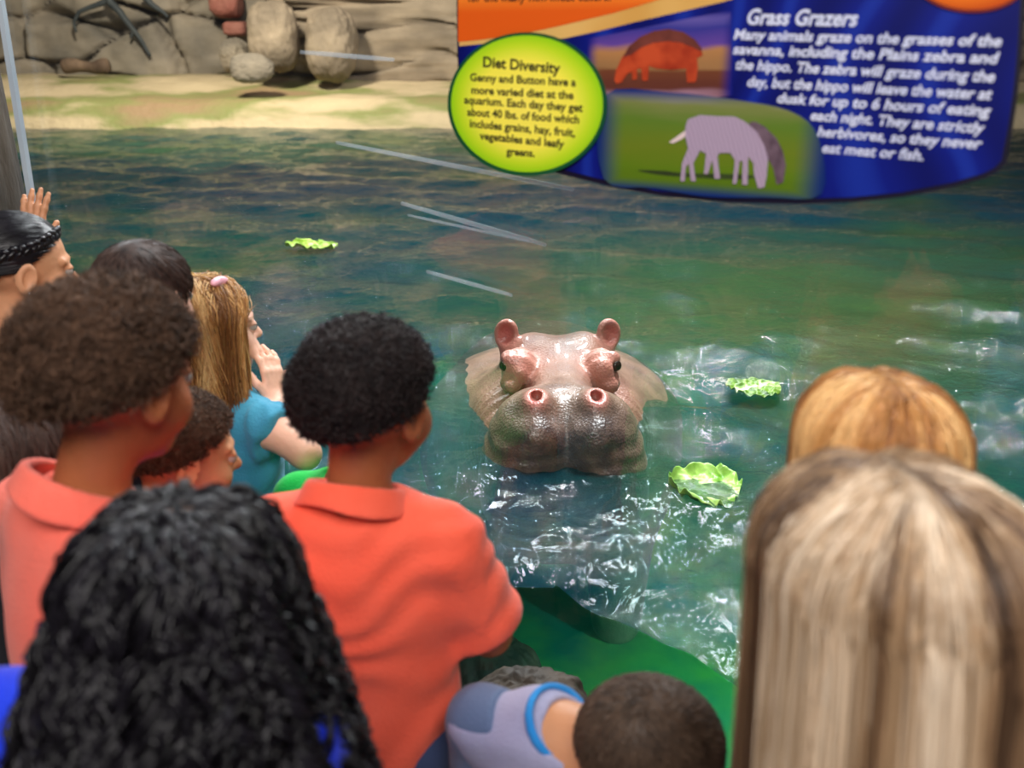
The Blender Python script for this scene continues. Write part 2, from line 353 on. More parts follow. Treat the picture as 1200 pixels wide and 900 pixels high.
pp = np.stack([GX.ravel(), GY.ravel(), 0 * GX.ravel()], -1)
edge = 14.25 + .18 * noise(pp * [1, 0, 0], .8, 4, 3).reshape(GX.shape)
s_ = np.clip((GY - edge) / .5, -1.2, 1); s2 = np.clip((GY - edge - .4) / 1.8, 0, 1)
GZ = WZ + np.where(s_ < 0, s_ * .9, .38 * np.sin(s_ * math.pi / 2) ** .8) + .26 * s2 * s2 * (3 - 2 * s2) + .045 * noise(pp, 1.8, 8, 4).reshape(GX.shape) * (s_ > 0)
I = np.arange(GX.size).reshape(GX.shape)
tag(obj('ground_shore', mesh('ground_shore', np.stack([GX, GY, GZ], -1).reshape(-1, 3), np.stack([I[:-1, :-1], I[:-1, 1:], I[1:, 1:], I[1:, :-1]], -1).reshape(-1, 4)), sand),
    'sandy bank rising from the far waterline', None, None, 'structure')

rock = simple('rock_tan', (.16, .125, .09), (.33, .26, .185), .85, 1.4, .8, 6, detail=8, stretch=(1, 1, 2.0))
rock_grey = simple('rock_grey', (.13, .115, .095), (.29, .245, .19), .85, 1.2, .8, 5, detail=8, stretch=(1, 1, 1.6))
gx = np.linspace(-14, 14, 420); gz = np.linspace(.4, 5.0, 130); GX, GZ = np.meshgrid(gx, gz)
p2 = np.stack([GX.ravel() * .75 + .25 * noise(np.stack([GX.ravel(), GZ.ravel(), 0 * GX.ravel()], -1), .9, 2, 3), GZ.ravel() * 1.5], -1)
d1, d2, idv = worley(p2, 5)
crack = np.clip((d2 - d1) / .10, 0, 1)
yy = 17.7 - .32 * idv * crack - .22 * crack - .10 * noise(np.stack([GX.ravel(), GZ.ravel(), 0 * GX.ravel()], -1), 2.5, 9, 4) + .28 * (GZ.ravel() - 1.0) * .3
I = np.arange(GX.size).reshape(GX.shape)
tag(obj('wall_back', mesh('wall_back', np.stack([GX.ravel(), yy, GZ.ravel()], -1), np.stack([I[:-1, :-1], I[:-1, 1:], I[1:, 1:], I[1:, :-1]], -1).reshape(-1, 4)), rock_grey),
    'grey brown cracked artificial rock wall behind the bank', None, None, 'structure')
for nm, x0, x1 in (('wall_left', -14.2, -13.6), ('wall_right', 13.6, 14.2)):
    V, Q = box((x0, -6, -.7), (x1, 18.6, 5.0)); tag(obj(nm, mesh(nm, V, Q, False), rock_grey), 'plain rock side wall of the pool', None, None, 'structure')

def boulder(name, c, r, seed, m, label, cat='rock', amp=.16, f=1.3, layers=0.0, sq=2.6, n=72, group=None):
    th = np.linspace(0, math.pi, n); ph = np.linspace(0, 2 * math.pi, 2 * n, endpoint=False); TH, PH = np.meshgrid(th, ph, indexing='ij')
    D = np.stack([np.sin(TH) * np.cos(PH), np.sin(TH) * np.sin(PH), np.cos(TH)], -1).reshape(-1, 3)
    sc = (np.abs(D) ** sq).sum(1) ** (-1 / sq); p = D * sc[:, None]
    k = 1 + amp * noise(D, f, seed, 5) + .05 * noise(D, f * 5, seed + 3, 3)
    p = p * k[:, None] * np.array(r)
    if layers:
        q = p[:, 2] / layers + 1.2 * noise(p, .8, seed + 7, 2); st = np.abs((q % 1) - .5) * 2
        p[:, :2] *= (1 - .16 * np.clip(1 - st * 4, 0, 1) * (1 + .6 * noise(p, 1.4, seed + 5)))[:, None]
    I = np.arange(n * 2 * n).reshape(n, 2 * n); J = np.roll(I, -1, 1)
    Q = np.stack([I[:-1], I[1:], J[1:], J[:-1]], -1).reshape(-1, 4)
    o = obj(name, mesh(name, p, Q), m, loc=c); return tag(o, label, cat, group)
YR = 16.3
def rockat(px0, py0, px1, py1, y, depth, **k):      # a boulder whose outline runs between two picture points at distance y
    a, b = ony(px0, py0, y), ony(px1, py1, y); c = (a + b) / 2; r = (abs(b[0] - a[0]) / 2, depth, abs(b[2] - a[2]) / 2); return c, r
c, r = rockat(330, -60, 1320, 104, 16.5, .62); boulder('layered_rock', c, r, 11, rock, 'long layered tan rock ledge along the far shore', amp=.10, f=3.2, layers=.42, sq=7, n=150)
c, r = rockat(289, 2, 352, 84, 15.45, .36); boulder('boulder', c, r, 21, rock, 'tall rounded boulder at the end of the long rock ledge', amp=.14, sq=3)
c, r = rockat(258, 44, 294, 86, 16.5, .3); boulder('boulder', c, r, 23, rock_grey, 'small pale pointed rock left of the tall boulder', amp=.22, f=1.8, sq=2.3)
c, r = rockat(268, 62, 322, 98, 14.72, .18); boulder('boulder', c, r, 29, rock_grey, 'low rounded rock at the foot of the tall boulder', amp=.16, sq=2.4)
c, r = rockat(356, 8, 420, 96, 15.45, .36); boulder('boulder', c, r, 31, rock, 'round boulder bulging from the rock ledge', amp=.12, sq=2.5)
red = simple('red_reflection', (.24, .075, .055), (.32, .13, .10), .8, 3, .5, 9)  # red reflection in the window, put in as coloured solids on the wall
c, r = rockat(243, -30, 284, 20, 17.2, .25); boulder('boulder', c, r, 37, red, 'red reflection shaped as a stone, high in the cracked rock wall', amp=.10, sq=4)  # not a boulder, stands in for the red reflection in the window
c, r = rockat(262, 25, 290, 42, 17.2, .2); boulder('boulder', c, r, 39, red, 'smaller red reflection shaped as a stone, below the other one', amp=.10, sq=4)  # not a boulder, stands in for the red reflection in the window
# log on the bank
a, b = ony(74, 79, 16.1), ony(127, 77, 16.1)
k = np.linspace(0, 1, 14)[:, None]; pts = a + (b - a) * k + np.stack([0 * k[:, 0], 0 * k[:, 0], .02 * np.sin(k[:, 0] * 7)], -1)
V, Q = tube(pts, .10 + .018 * np.sin(np.linspace(0, 9, 14)), 14); V[:, 1:] += .012 * noise(V, 6, 3, 3)[:, None]
bark = simple('bark', (.06, .035, .022), (.17, .11, .07), .85, 5, .9, 22, stretch=(1, 1, .35), detail=7)
tag(obj('log', mesh('log', V, Q), bark), 'short brown log lying on the sandy bank', 'log')
# dark roots hanging over the wall
rt = empty('climbing_root', ony(128, 0, 17.2), 0, 'dark blue-grey roots branching down the cracked rock wall', 'root')
rootm = simple('root_bark', (.022, .03, .036), (.05, .058, .062), .7, 6, .4, 20)
for pl, r0 in (([(126, -12), (128, 2), (140, 14), (150, 26), (158, 36), (166, 48), (176, 66)], .075), ([(128, 0), (116, 5), (104, 9), (92, 14), (87, 26), (90, 38)], .055), ([(158, 36), (155, 41), (153, 45)], .04), ([(166, -6), (178, 6), (190, 14), (196, 20)], .06)):
    pts = np.array([ony(x, y, 17.15) for x, y in pl]) - np.array(rt.location); tt_ = np.linspace(0, len(pts) - 1, len(pts) * 4)
    pts = np.stack([np.interp(tt_, np.arange(len(pts)), pts[:, i]) for i in range(3)], -1); pts[:, 0] += .02 * noise(pts, 4, 2)
    V, Q = tube(pts, np.linspace(r0, r0 * .35, len(pts)), 8); obj('root', mesh('root', V, Q), rootm, rt)

# bark covered post at the left end of the window
n = 80; th = np.linspace(0, 2 * math.pi, n, endpoint=False); zz = np.linspace(0, 3.0, 150); TH, ZZ = np.meshgrid(th, zz)
q = np.stack([np.cos(TH).ravel() * 2.2, np.sin(TH).ravel() * 2.2, ZZ.ravel() * .9], -1)
rr = .224 + .022 * noise(q * [3, 3, .8], 1.2, 3, 4) + .02 * noise(q, .8, 8, 2)
V = np.stack([rr * np.cos(TH).ravel(), rr * np.sin(TH).ravel(), ZZ.ravel()], -1)
I = np.arange(n * 150).reshape(150, n); J = np.roll(I, -1, 1); Q = np.stack([I[:-1], J[:-1], J[1:], I[1:]], -1).reshape(-1, 4)
barkp = simple('bark_post', (.016, .011, .008), (.085, .06, .04), .8, 6, 1.0, 26, stretch=(1, 1, .3), detail=8)
tag(obj('bark_post', mesh('bark_post', V, Q), barkp, loc=(-1.338, 2.19, 0)), 'dark bark covered post at the edge of the window', 'post')
seal = simple('edge_seal', (.42, .50, .58), (.55, .63, .70), .15, 5)
V, Q = box((-.006, -.012, 0), (.006, .0, 3.3)); o = obj('edge_strip', mesh('edge_strip', V, Q, False), seal, loc=(-1.028, glassY(-1.028) - .001, 0)); o.rotation_euler = (0, 0, math.atan(SL))
tag(o, 'thin pale vertical strip sealing the window beside the bark post', 'strip')

# boulders around the foot of the window
rock_dk = simple('rock_dark', (.011, .007, .004), (.05, .032, .017), .7, 9, .8, 26, detail=8)
boulder('boulder', (.02, 1.58, .19), (.17, .14, .26), 41, rock_dk, 'brown speckled rock in front of the window behind the crouching child', amp=.12, f=1.6)
alg = simple('rock_algae', (.008, .05, .022), (.03, .14, .04), .8, 5, .6, 14, detail=6)
boulder('boulder', (-.06, 2.30, -.32), (.17, .19, .36), 43, rock_dk, 'dark rock under water below the hippo', amp=.16)
boulder('boulder', (.75, 2.0, -.55), (.35, .3, .26), 47, alg, 'green algae covered rock on the pool bottom', amp=.2)

# ------------------------------------------------------------------ hanging information sign
SA = np.array([-0.083, 1.62]); SB = np.array([0.593, 1.20]); SE = (SB - SA) / np.linalg.norm(SB - SA); SN = np.array([-SE[1], SE[0]])
SO = np.array([SA[0], SA[1], 1.40])
def sp(px, py):                          # picture point -> (along, up) on the sign's own plane
    r = camdir(px, py); t = ((SO[:2] - CAM[:2]) @ SN) / (r[:2] @ SN); p = CAM + r * t
    return np.array([(p[:2] - SO[:2]) @ SE, p[2] - SO[2]])
sign = empty('information_sign', SO, math.atan2(SE[1], SE[0]), 'blue hanging sign about grass grazers with curved bottom edge and yellow-green oval', 'sign')
def plate(name, pts, y0, y1, m, parent=sign, px=True):
    p = [sp(*q) for q in pts] if px else pts
    if sum(p[i][0] * p[(i + 1) % len(p)][1] - p[(i + 1) % len(p)][0] * p[i][1] for i in range(len(p))) < 0: p = p[::-1]
    n = len(p); V = [(a, -y1, b) for a, b in p] + [(a, -y0, b) for a, b in p]
    Q = [tuple(range(n)), tuple(range(2 * n - 1, n - 1, -1))] + [((i + 1) % n, i, n + i, n + (i + 1) % n) for i in range(n)]
    return obj(name, mesh(name, V, Q, False), m, parent)
def smoothpoly(pts, k=6, closed=True):
    pts = np.array(pts, float); n = len(pts); out = []
    for i in range(n):
        p0, p1, p2, p3 = pts[i - 1], pts[i], pts[(i + 1) % n], pts[(i + 2) % n]
        for t in np.linspace(0, 1, k, endpoint=False):
            out.append(.5 * (2 * p1 + (p2 - p0) * t + (2 * p0 - 5 * p1 + 4 * p2 - p3) * t * t + (3 * p1 - p0 - 3 * p2 + p3) * t ** 3))
    return [tuple(o) for o in out]
def printed(name, build, rough=.35):
    m, N, L = mat(name); b = N['Principled BSDF']; b.inputs['Roughness'].default_value = rough; b.inputs['Specular IOR Level'].default_value = .35
    tc = N.new('ShaderNodeTexCoord'); L.new(build(N, L, tc), b.inputs['Base Color']); return m
def ramp(N, L, src, stops):
    r = N.new('ShaderNodeValToRGB'); e = r.color_ramp.elements; e[0].position, e[0].color = stops[0][0], rgba(stops[0][1]); e[1].position, e[1].color = stops[-1][0], rgba(stops[-1][1])
    for p, c in stops[1:-1]: x = e.new(p); x.color = rgba(c)
    L.new(src, r.inputs[0]); return r.outputs[0]
BLUE = srgb(8, 22, 120)
def blue_b(N, L, tc):
    w = N.new('ShaderNodeTexWave'); w.inputs['Scale'].default_value = 3.2; w.inputs['Distortion'].default_value = 9; w.inputs['Detail'].default_value = 1
    L.new(tc.outputs['Object'], w.inputs[0]); return ramp(N, L, w.outputs['Fac'], [(.0, srgb(6, 14, 96)), (.8, srgb(9, 24, 124)), (1, srgb(20, 44, 150))])
def radial_b(stops, sx=1, sz=1):
    def f(N, L, tc):
        mp = N.new('ShaderNodeMapping'); mp.inputs['Location'].default_value = (-.5 * sx * 2, -.5 * 0, -.5 * sz * 2); mp.inputs['Scale'].default_value = (2 * sx, 0, 2 * sz)
        L.new(tc.outputs['Generated'], mp.inputs[0]); g = N.new('ShaderNodeTexGradient'); g.gradient_type = 'SPHERICAL'; L.new(mp.outputs[0], g.inputs[0])
        return ramp(N, L, g.outputs['Fac'], stops)
    return f
def photo_b(stops, detail, soft=.16, edge=BLUE, left=1.0):
    def f(N, L, tc):
        sx = N.new('ShaderNodeSeparateXYZ'); L.new(tc.outputs['Generated'], sx.inputs[0])
        nz = N.new('ShaderNodeTexNoise'); nz.inputs['Scale'].default_value = detail; mp = N.new('ShaderNodeMapping'); mp.inputs['Scale'].default_value = (.6, 1, 2); L.new(tc.outputs['Generated'], mp.inputs[0]); L.new(mp.outputs[0], nz.inputs[0])
        ad = N.new('ShaderNodeMath'); ad.operation = 'MULTIPLY_ADD'; ad.inputs[1].default_value = .22; L.new(nz.outputs['Fac'], ad.inputs[0]); sb = N.new('ShaderNodeMath'); sb.operation = 'ADD'; sb.inputs[1].default_value = -.11; L.new(sx.outputs[2], sb.inputs[0]); L.new(sb.outputs[0], ad.inputs[2])
        col = ramp(N, L, ad.outputs[0], stops)
        def inv(o): q = N.new('ShaderNodeMath'); q.operation = 'SUBTRACT'; q.inputs[0].default_value = 1; L.new(o, q.inputs[1]); return q.outputs[0]
        def mn(a, b): q = N.new('ShaderNodeMath'); q.operation = 'MINIMUM'; L.new(a, q.inputs[0]); L.new(b, q.inputs[1]); return q.outputs[0]
        d = mn(mn(sx.outputs[0], inv(sx.outputs[0])), mn(sx.outputs[2], inv(sx.outputs[2])))
        mr = N.new('ShaderNodeMapRange'); mr.interpolation_type = 'SMOOTHSTEP'; mr.inputs[1].default_value = .0; mr.inputs[2].default_value = soft; L.new(d, mr.inputs[0])
        mx = N.new('ShaderNodeMix'); mx.data_type = 'RGBA'; mx.inputs[6].default_value = rgba(edge); L.new(mr.outputs[0], mx.inputs[0]); L.new(col, mx.inputs[7]); return mx.outputs[2]
    return f
edge_m = simple('sign_edge', srgb(12, 8, 34), srgb(16, 10, 40), .4, 5)
blue_m = printed('sign_blue', blue_b)
outline = [(539, -70), (540, 56), (541, 80), (547, 128), (566, 160), (604, 186), (664, 204), (720, 218), (780, 229), (860, 236.5), (940, 238), (1000, 236), (1060, 230), (1120, 218), (1156, 208), (1170, 201), (1180, 191), (1187, 150), (1193, 110), (1198, 60), (1206, -70)]
plate('back_panel', outline, 0.0, .010, edge_m)
inner = [(541.5, -70), (542, 56), (543, 80), (550, 124), (568, 155), (606, 181), (668, 199), (722, 212.5), (780, 223.5), (860, 231), (940, 232), (1000, 230), (1060, 224), (1118, 212.5), (1154, 202), (1166, 196), (1175, 187), (1182, 150), (1188, 110), (1193, 60), (1201, -70)]
plate('blue_field', inner, .010, .011, blue_m)
orange_m = printed('sign_orange', lambda N, L, tc: ramp(N, L, (lambda s: (L.new(tc.outputs['Generated'], s.inputs[0]), s.outputs[2])[1])(N.new('ShaderNodeSeparateXYZ')), [(.3, srgb(224, 92, 22)), (.55, srgb(250, 150, 50)), (.9, srgb(235, 110, 30))]))
tan_m = printed('sign_tan', lambda N, L, tc: ramp(N, L, (lambda s: (L.new(tc.outputs['Object'], s.inputs[0]), s.outputs['Fac'])[1])(N.new('ShaderNodeTexNoise')), [(.3, srgb(205, 150, 70)), (.7, srgb(236, 196, 120))]))
plate('tan_band', [(543, -66), (543, 54), (575, 51), (621, 49), (666, 45), (708, 36), (752, 25), (801, 14), (851, 2.5), (960, -30), (1060, -66)], .011, .0115, tan_m)
plate('orange_panel', [(542, -66), (542, 49), (567, 46.7), (610, 41), (658, 31), (723, 15.6), (766, 3), (830, -18), (900, -45), (930, -66)], .0115, .012, orange_m)
ph1 = printed('print_savanna', photo_b([(.0, srgb(96, 62, 82)), (.12, srgb(170, 130, 150)), (.2, srgb(96, 50, 40)), (.38, srgb(112, 62, 40)), (.42, srgb(150, 110, 70)), (.6, srgb(176, 124, 76)), (.66, srgb(96, 66, 150)), (.82, srgb(52, 52, 140)), (1, srgb(110, 96, 170))], 3, .10))
plate('savanna_picture', [(692, 46), (860, 12), (862, 112), (700, 122)], .0118, .0124, ph1)
ph2 = printed('print_grassland', photo_b([(.0, srgb(78, 108, 20)), (.25, srgb(92, 122, 22)), (.45, srgb(104, 122, 30)), (.7, srgb(92, 122, 40)), (.85, srgb(120, 128, 70)), (1, srgb(150, 140, 160))], 4, .14, srgb(12, 40, 110)))
plate('grassland_picture', smoothpoly([(712, 112), (790, 108), (862, 116), (930, 130), (962, 160), (966, 226), (900, 230), (830, 229), (770, 219), (712, 208)], 4), .0125, .0131, ph2)
C1 = lambda x, y: (525 + x / 3.53, y / 3.53)
C2 = lambda x, y: (860 + x / 3.53, y / 3.53)
hip_m = simple('print_hippo', srgb(150, 40, 14), srgb(196, 74, 36), .4, 30)
hip2_m = simple('print_hippo_back', srgb(92, 42, 34), srgb(120, 58, 48), .4, 30)
plate('grazing_hippo_picture', [C1(*q) for q in [(705, 330), (712, 290), (735, 240), (765, 195), (810, 160), (870, 138), (930, 130), (990, 142), (1035, 170), (1062, 205), (1068, 228), (1045, 240), (1048, 280), (1040, 338), (1005, 340), (1000, 282), (940, 288), (880, 283), (848, 272), (842, 332), (820, 332), (815, 282), (798, 285), (797, 325), (780, 330), (778, 297), (760, 302), (735, 338), (715, 345)]], .0125, .0133, hip_m)
plate('grazing_hippo_back', [C1(*q) for q in [(740, 236), (765, 193), (810, 153), (870, 128), (930, 120), (990, 133), (1037, 163), (1064, 198), (1066, 214), (1030, 196), (980, 176), (930, 170), (870, 176), (815, 196), (775, 226)]], .0133, .0136, hip2_m)
zeb_m = printed('print_zebra', lambda N, L, tc: ramp(N, L, (lambda s, m_: (L.new(tc.outputs['Object'], m_.inputs[0]), m_.inputs['Rotation'].__setattr__('default_value', (0, .35, 0)), L.new(m_.outputs[0], s.inputs[0]), s.inputs['Scale'].__setattr__('default_value', 55), s.inputs['Distortion'].__setattr__('default_value', 2.5), s.outputs['Fac'])[-1])(N.new('ShaderNodeTexWave'), N.new('ShaderNodeMapping')), [(.0, srgb(158, 140, 164)), (.6, srgb(176, 156, 180))]))
zeb2_m = simple('print_zebra_far', srgb(84, 66, 78), srgb(120, 98, 112), .4, 60)
plate('zebra_picture', [C2(*q) for q in [(75, 505), (100, 500), (140, 520), (190, 570), (215, 620), (228, 680), (217, 750), (190, 758), (176, 690), (160, 660), (130, 640)]], .0131, .0139, zeb2_m)
plate('zebra_picture', [(808, 147), (811, 139), (825, 134), (845, 135.4), (865, 135.8), (877, 141.6), (891, 154), (899.7, 170), (904, 184), (902.5, 204), (899.7, 218), (892.6, 219.5), (888, 204), (887, 190), (881, 182), (880, 215), (874, 215), (874.5, 188), (871, 187), (867, 214), (863, 214), (865.7, 186), (860, 178), (848, 178), (845, 181), (848, 208), (842, 208), (839, 186), (834, 202.5), (829.5, 202.5), (832, 179), (825, 175), (817, 190), (819.6, 211), (814.5, 211), (811.7, 190), (808, 195.5), (807, 211), (802, 211), (804, 190), (811, 173), (808, 160)], .0139, .0146, zeb_m)
plate('zebra_tail', [C1(*q) for q in [(1000, 535), (965, 560), (930, 585), (945, 590), (978, 575), (1006, 556)]], .0131, .0138, simple('print_tail', srgb(210, 190, 190), None, .4))
sh_m = simple('print_ground_mark', srgb(38, 52, 14), srgb(52, 70, 20), .5, 40)
plate('ground_mark', smoothpoly([C1(*q) for q in [(800, 700), (900, 702), (1000, 712), (1200, 716), (1290, 726), (1200, 738), (1000, 728), (880, 718)]], 4), .0131, .0134, sh_m)
def oval(cx, cy, rx, ry, n=64, rot=0.04):
    return [(cx + rx * math.cos(t) * math.cos(rot) - ry * math.sin(t) * math.sin(rot), cy + rx * math.cos(t) * math.sin(rot) + ry * math.sin(t) * math.cos(rot)) for t in np.linspace(0, 2 * math.pi, n, endpoint=False)]
plate('oval_rim', oval(624, 121.5, 92.5, 83.5), .013, .0165, simple('sign_green_rim', srgb(6, 72, 40), srgb(10, 84, 46), .4))
plate('oval_panel', oval(624.3, 121, 88.5, 79.5), .0165, .017, printed('sign_oval', radial_b([(.0, srgb(150, 212, 20)), (.14, srgb(196, 226, 40)), (.36, srgb(250, 240, 80)), (1, srgb(255, 240, 96))])))
plate('orange_oval_rim', oval(1139, -22, 65, 37), .012, .0135, simple('sign_rust_rim', srgb(120, 30, 20), None, .4))
plate('orange_oval', oval(1139, -22, 61, 33.5), .0135, .014, printed('sign_orange_oval', radial_b([(.0, srgb(200, 80, 10)), (.5, srgb(236, 120, 24))])))
ink = simple('ink_dark', srgb(34, 30, 18), srgb(40, 36, 22), .5)
ink_b = simple('ink_brown', srgb(70, 26, 8), None, .5)
ink_w = simple('ink_white', srgb(205, 212, 240), srgb(225, 230, 250), .5)
def text(s, a, b, capz, m, y, italic=0.0, bold=.012):
    c = bpy.data.curves.new('text', 'FONT'); c.body = s; c.size = 1; c.offset = bold; c.extrude = .0; c.resolution_u = 3
    o = link(bpy.data.objects.new('text', c)); me = bpy.data.meshes.new_from_object(o.evaluated_get(bpy.context.evaluated_depsgraph_get())); bpy.data.objects.remove(o); bpy.data.curves.remove(c)
    v = np.zeros(len(me.vertices) * 3, np.float32); me.vertices.foreach_get('co', v); v = v.reshape(-1, 3)
    A, B = sp(*a), sp(*b); H = abs(sp(a[0], a[1] - capz) - A)[1]; k = np.linalg.norm(B - A) / np.ptp(v[:, 0]); u = (B - A) / np.linalg.norm(B - A); w = np.array([-u[1], u[0]])
    x = (v[:, 0] - v[:, 0].min()) * k; h_ = v[:, 1] / .70 * H; p = A + x[:, None] * u + h_[:, None] * (w + italic * u)
    V = np.stack([p[:, 0], np.full(len(p), -y, np.float32), p[:, 1]], -1)
    me.vertices.foreach_set('co', V.astype(np.float32).ravel()); me.name = 'lettering'; me.update(); obj('lettering', me, m, sign)
for s, a, b, hz in [('Diet Diversity', (170, 275), (487, 303), 42), ('Genny and Button have a', (117, 333), (552, 355), 31), ('more varied diet at the', (122, 385), (542, 408), 31), ('aquarium. Each day they get', (92, 425), (580, 460), 31),
                    ('about 40 lbs. of food which', (105, 475), (565, 508), 31), ('includes grains, hay, fruit,', (115, 522), (548, 562), 31), ('vegetables and leafy', (155, 572), (503, 608), 31), ('greens.', (265, 636), (382, 645), 31)]:
    text(s, C1(*a), C1(*b), hz / 3.53, ink, .0172, 0, .03)
for s, a, b, hz in [('Grass Grazers', (62, 100), (515, 108), 62), ('Many animals graze on the grasses of the', (12, 162), (1108, 192), 41), ('savanna, including the Plains zebra and', (8, 222), (1090, 262), 41), ('the hippo. The zebra will graze during the', (15, 285), (1080, 338), 41),
                    ('day, but the hippo will leave the water at', (65, 355), (1066, 410), 41), ('dusk for up to 6 hours of eating', (188, 422), (1060, 478), 41), ('each night. They are strictly', (325, 493), (1035, 548), 41), ('herbivores, so they never', (355, 560), (1025, 612), 41), ('eat meat or fish.', (372, 626), (790, 660), 41)]:
    text(s, C2(*a), C2(*b), hz / 3.53, ink_w, .0122, .18, .028)
text('for the many non-meat eaters.', C1(100, 8), C1(690, 3), 11, ink_b, .0122, .12, .022)
for px in (600, 1130):                    # hanger rods to the ceiling
    a = sp(px, -60); V, Q = tube([(a[0], .012, a[1] - .05), (a[0], .012, a[1] + 1.4)], .006, 8); obj('hanger_rod', mesh('hanger_rod', V, Q), simple('steel', (.35, .35, .36), None, .3, metal=1.0), sign)

# ------------------------------------------------------------------ hippo, facing the visitors (-y), wading in the pool
def hippo_f(P):
    x = P[:, 0]; ax = np.abs(x); Pm = np.stack([ax, P[:, 1], P[:, 2]], -1)         # mirrored: one side is enough
    e = lambda c, r: ell(Pm, c, r)
    mz = e((.098, 2.585, .50), (.125, .165, .185))                                  # muzzle lobe
    mz = sm(mz, e((.13, 2.56, .43), (.108, .14, .135)), .05)                         # hanging lip
    d = mz
    d = sm(d, e((0, 2.60, .52), (.12, .13, .155)), .045)
    d = sm(d, rc(Pm, (0, 2.62, .60), (0, 2.95, .60), .085, .105), .07)              # bridge
    d = sm(d, e((0, 3.03, .585), (.155, .17, .128)), .07)                           # forehead
    d = sm(d, e((.085, 3.05, .612), (.085, .13, .110)), .04)                        # flat broad brow
    d = sm(d, e((.16, 2.98, .42), (.13, .24, .17)), .08)                            # cheek
    d = sm(d, e((.124, 2.885, .660), (.054, .066, .060)), .022)                      # eye bump
    d = sm(d, e((.080, 2.535, .665), (.046, .058, .048)), .03)                      # nostril bump
    d = sm(d, e((.08, 2.47, .60), (.055, .05, .05)), .04)
    d = smax(d, -rc(Pm, (.088, 2.485, .713), (.080, 2.54, .690), .016, .013), .012)  # nostril
    d = smax(d, -rc(Pm, (0, 2.41, .66), (0, 2.405, .52), .006, .010), .03)         # cleft
    d = sm(d, e((.150, 2.860, .618), (.032, .045, .026)), .018)                     # bag below the eye
    d = smax(d, -sph(Pm, (.172, 2.865, .676), .020), .012)                          # eye socket
    lid = sph(Pm, (.158, 2.868, .694), .024); d = sm(d, lid, .012)
    d = smax(d, -sph(Pm, (.175, 2.862, .672), .0165), .006)
    # ear: cupped, facing forward
    A = np.array([(.86, .35, .37), (-.40, .90, .10), (-.30, -.25, .92)], np.float32).T
    ec = rellip(Pm, (.166, 3.06, .722), (.041, .025, .050), A)
    ec = sm(ec, rc(Pm, (.140, 3.06, .63), (.160, 3.065, .69), .045, .030), .02)
    ec = smax(ec, -rellip(Pm, (.172, 3.030, .724), (.032, .030, .040), A), .008)
    d = sm(d, ec, .016)
    # jaw, neck, body, legs
    d = sm(d, e((.10, 2.68, .34), (.14, .20, .13)), .08)
    b = e((0, 3.30, .33), (.45, .42, .255)); b = sm(b, e((0, 4.05, -.02), (.50, .85, .46)), .2)
    b = sm(b, e((.20, 3.55, .12), (.30, .40, .34)), .15)
    b = sm(b, rc(Pm, (.27, 3.45, -.1), (.27, 3.43, -.58), .15, .10), .10)
    b = sm(b, rc(Pm, (.27, 4.5, -.1), (.27, 4.52, -.58), .17, .10), .10)
    b = sm(b, rc(Pm, (0, 4.85, .1), (0, 4.98, -.2), .035, .02), .03)
    d = sm(d, b, .12)
    # folds of the neck and fine skin
    d = d + .004 * noise(P, 9, 61) + .0030 * np.sin(P[:, 1] * 170 + 5 * noise(P, 6, 63)) * np.clip((2.98 - P[:, 1]) / .1, 0, 1) * np.clip((P[:, 1] - 2.62) / .06, 0, 1) * np.clip((ax - .06) / .05, 0, 1)
    wr = np.clip((2.8 - P[:, 1]) / .3, 0, 1)
    d = d + .0030 * np.sin(P[:, 2] * 125 + 4 * noise(P, 9, 67)) * (.6 + noise(P, 14, 68)) * wr * np.clip((.66 - P[:, 2]) / .1, 0, 1)
    return d
V, Q = nets(hippo_f, (-.62, 2.3, -.7), (.62, 5.05, .86), .0072)
V = V.astype(np.float64)
mx_, my_, mz_ = np.abs(V[:, 0]), V[:, 1], V[:, 2]
g3 = lambda c, s_: np.exp(-(((mx_ - c[0]) / s_[0]) ** 2 + ((my_ - c[1]) / s_[1]) ** 2 + ((mz_ - c[2]) / s_[2]) ** 2))
pink = np.clip(g3((.14, 2.87, .67), (.07, .08, .07)) + g3((.166, 3.05, .72), (.05, .06, .06)) + .35 * g3((.20, 2.95, .48), (.10, .25, .14)) + 1.6 * g3((.084, 2.505, .700), (.028, .05, .028)) + .15 * g3((0, 2.8, .68), (.15, .15, .1)), 0, 1)
dark = np.clip((2.60 - my_) / .12, 0, 1) * np.clip((.70 - mz_) / .05, 0, 1) * .9 + .8 * g3((0, 3.1, .72), (.13, .14, .06))
redd = np.clip(1.1 * np.exp(-(((mx_ - .172) / .026) ** 2 + ((my_ - 3.046) / .020) ** 2 + ((mz_ - .724) / .036) ** 2) ** 2) + 1.2 * g3((.084, 2.515, .694), (.017, .04, .016)), 0, 1)
skin_h, N, L = mat('hippo_skin'); b = N['Principled BSDF']; b.inputs['Roughness'].default_value = .38; b.inputs['Specular IOR Level'].default_value = .55; b.inputs['Coat Weight'].default_value = .35; b.inputs['Coat Roughness'].default_value = .12
tc = N.new('ShaderNodeTexCoord'); nz = N.new('ShaderNodeTexNoise'); nz.inputs['Scale'].default_value = 14; nz.inputs['Detail'].default_value = 6; L.new(tc.outputs['Object'], nz.inputs[0])
base = ramp(N, L, nz.outputs['Fac'], [(.3, srgb(98, 76, 62)), (.7, srgb(142, 114, 94))])
ap = N.new('ShaderNodeAttribute'); ap.attribute_name = 'pink'; ad = N.new('ShaderNodeAttribute'); ad.attribute_name = 'dark'
mxa = N.new('ShaderNodeMix'); mxa.data_type = 'RGBA'; L.new(ap.outputs['Fac'], mxa.inputs[0]); L.new(base, mxa.inputs[6]); mxa.inputs[7].default_value = rgba(srgb(212, 140, 124))
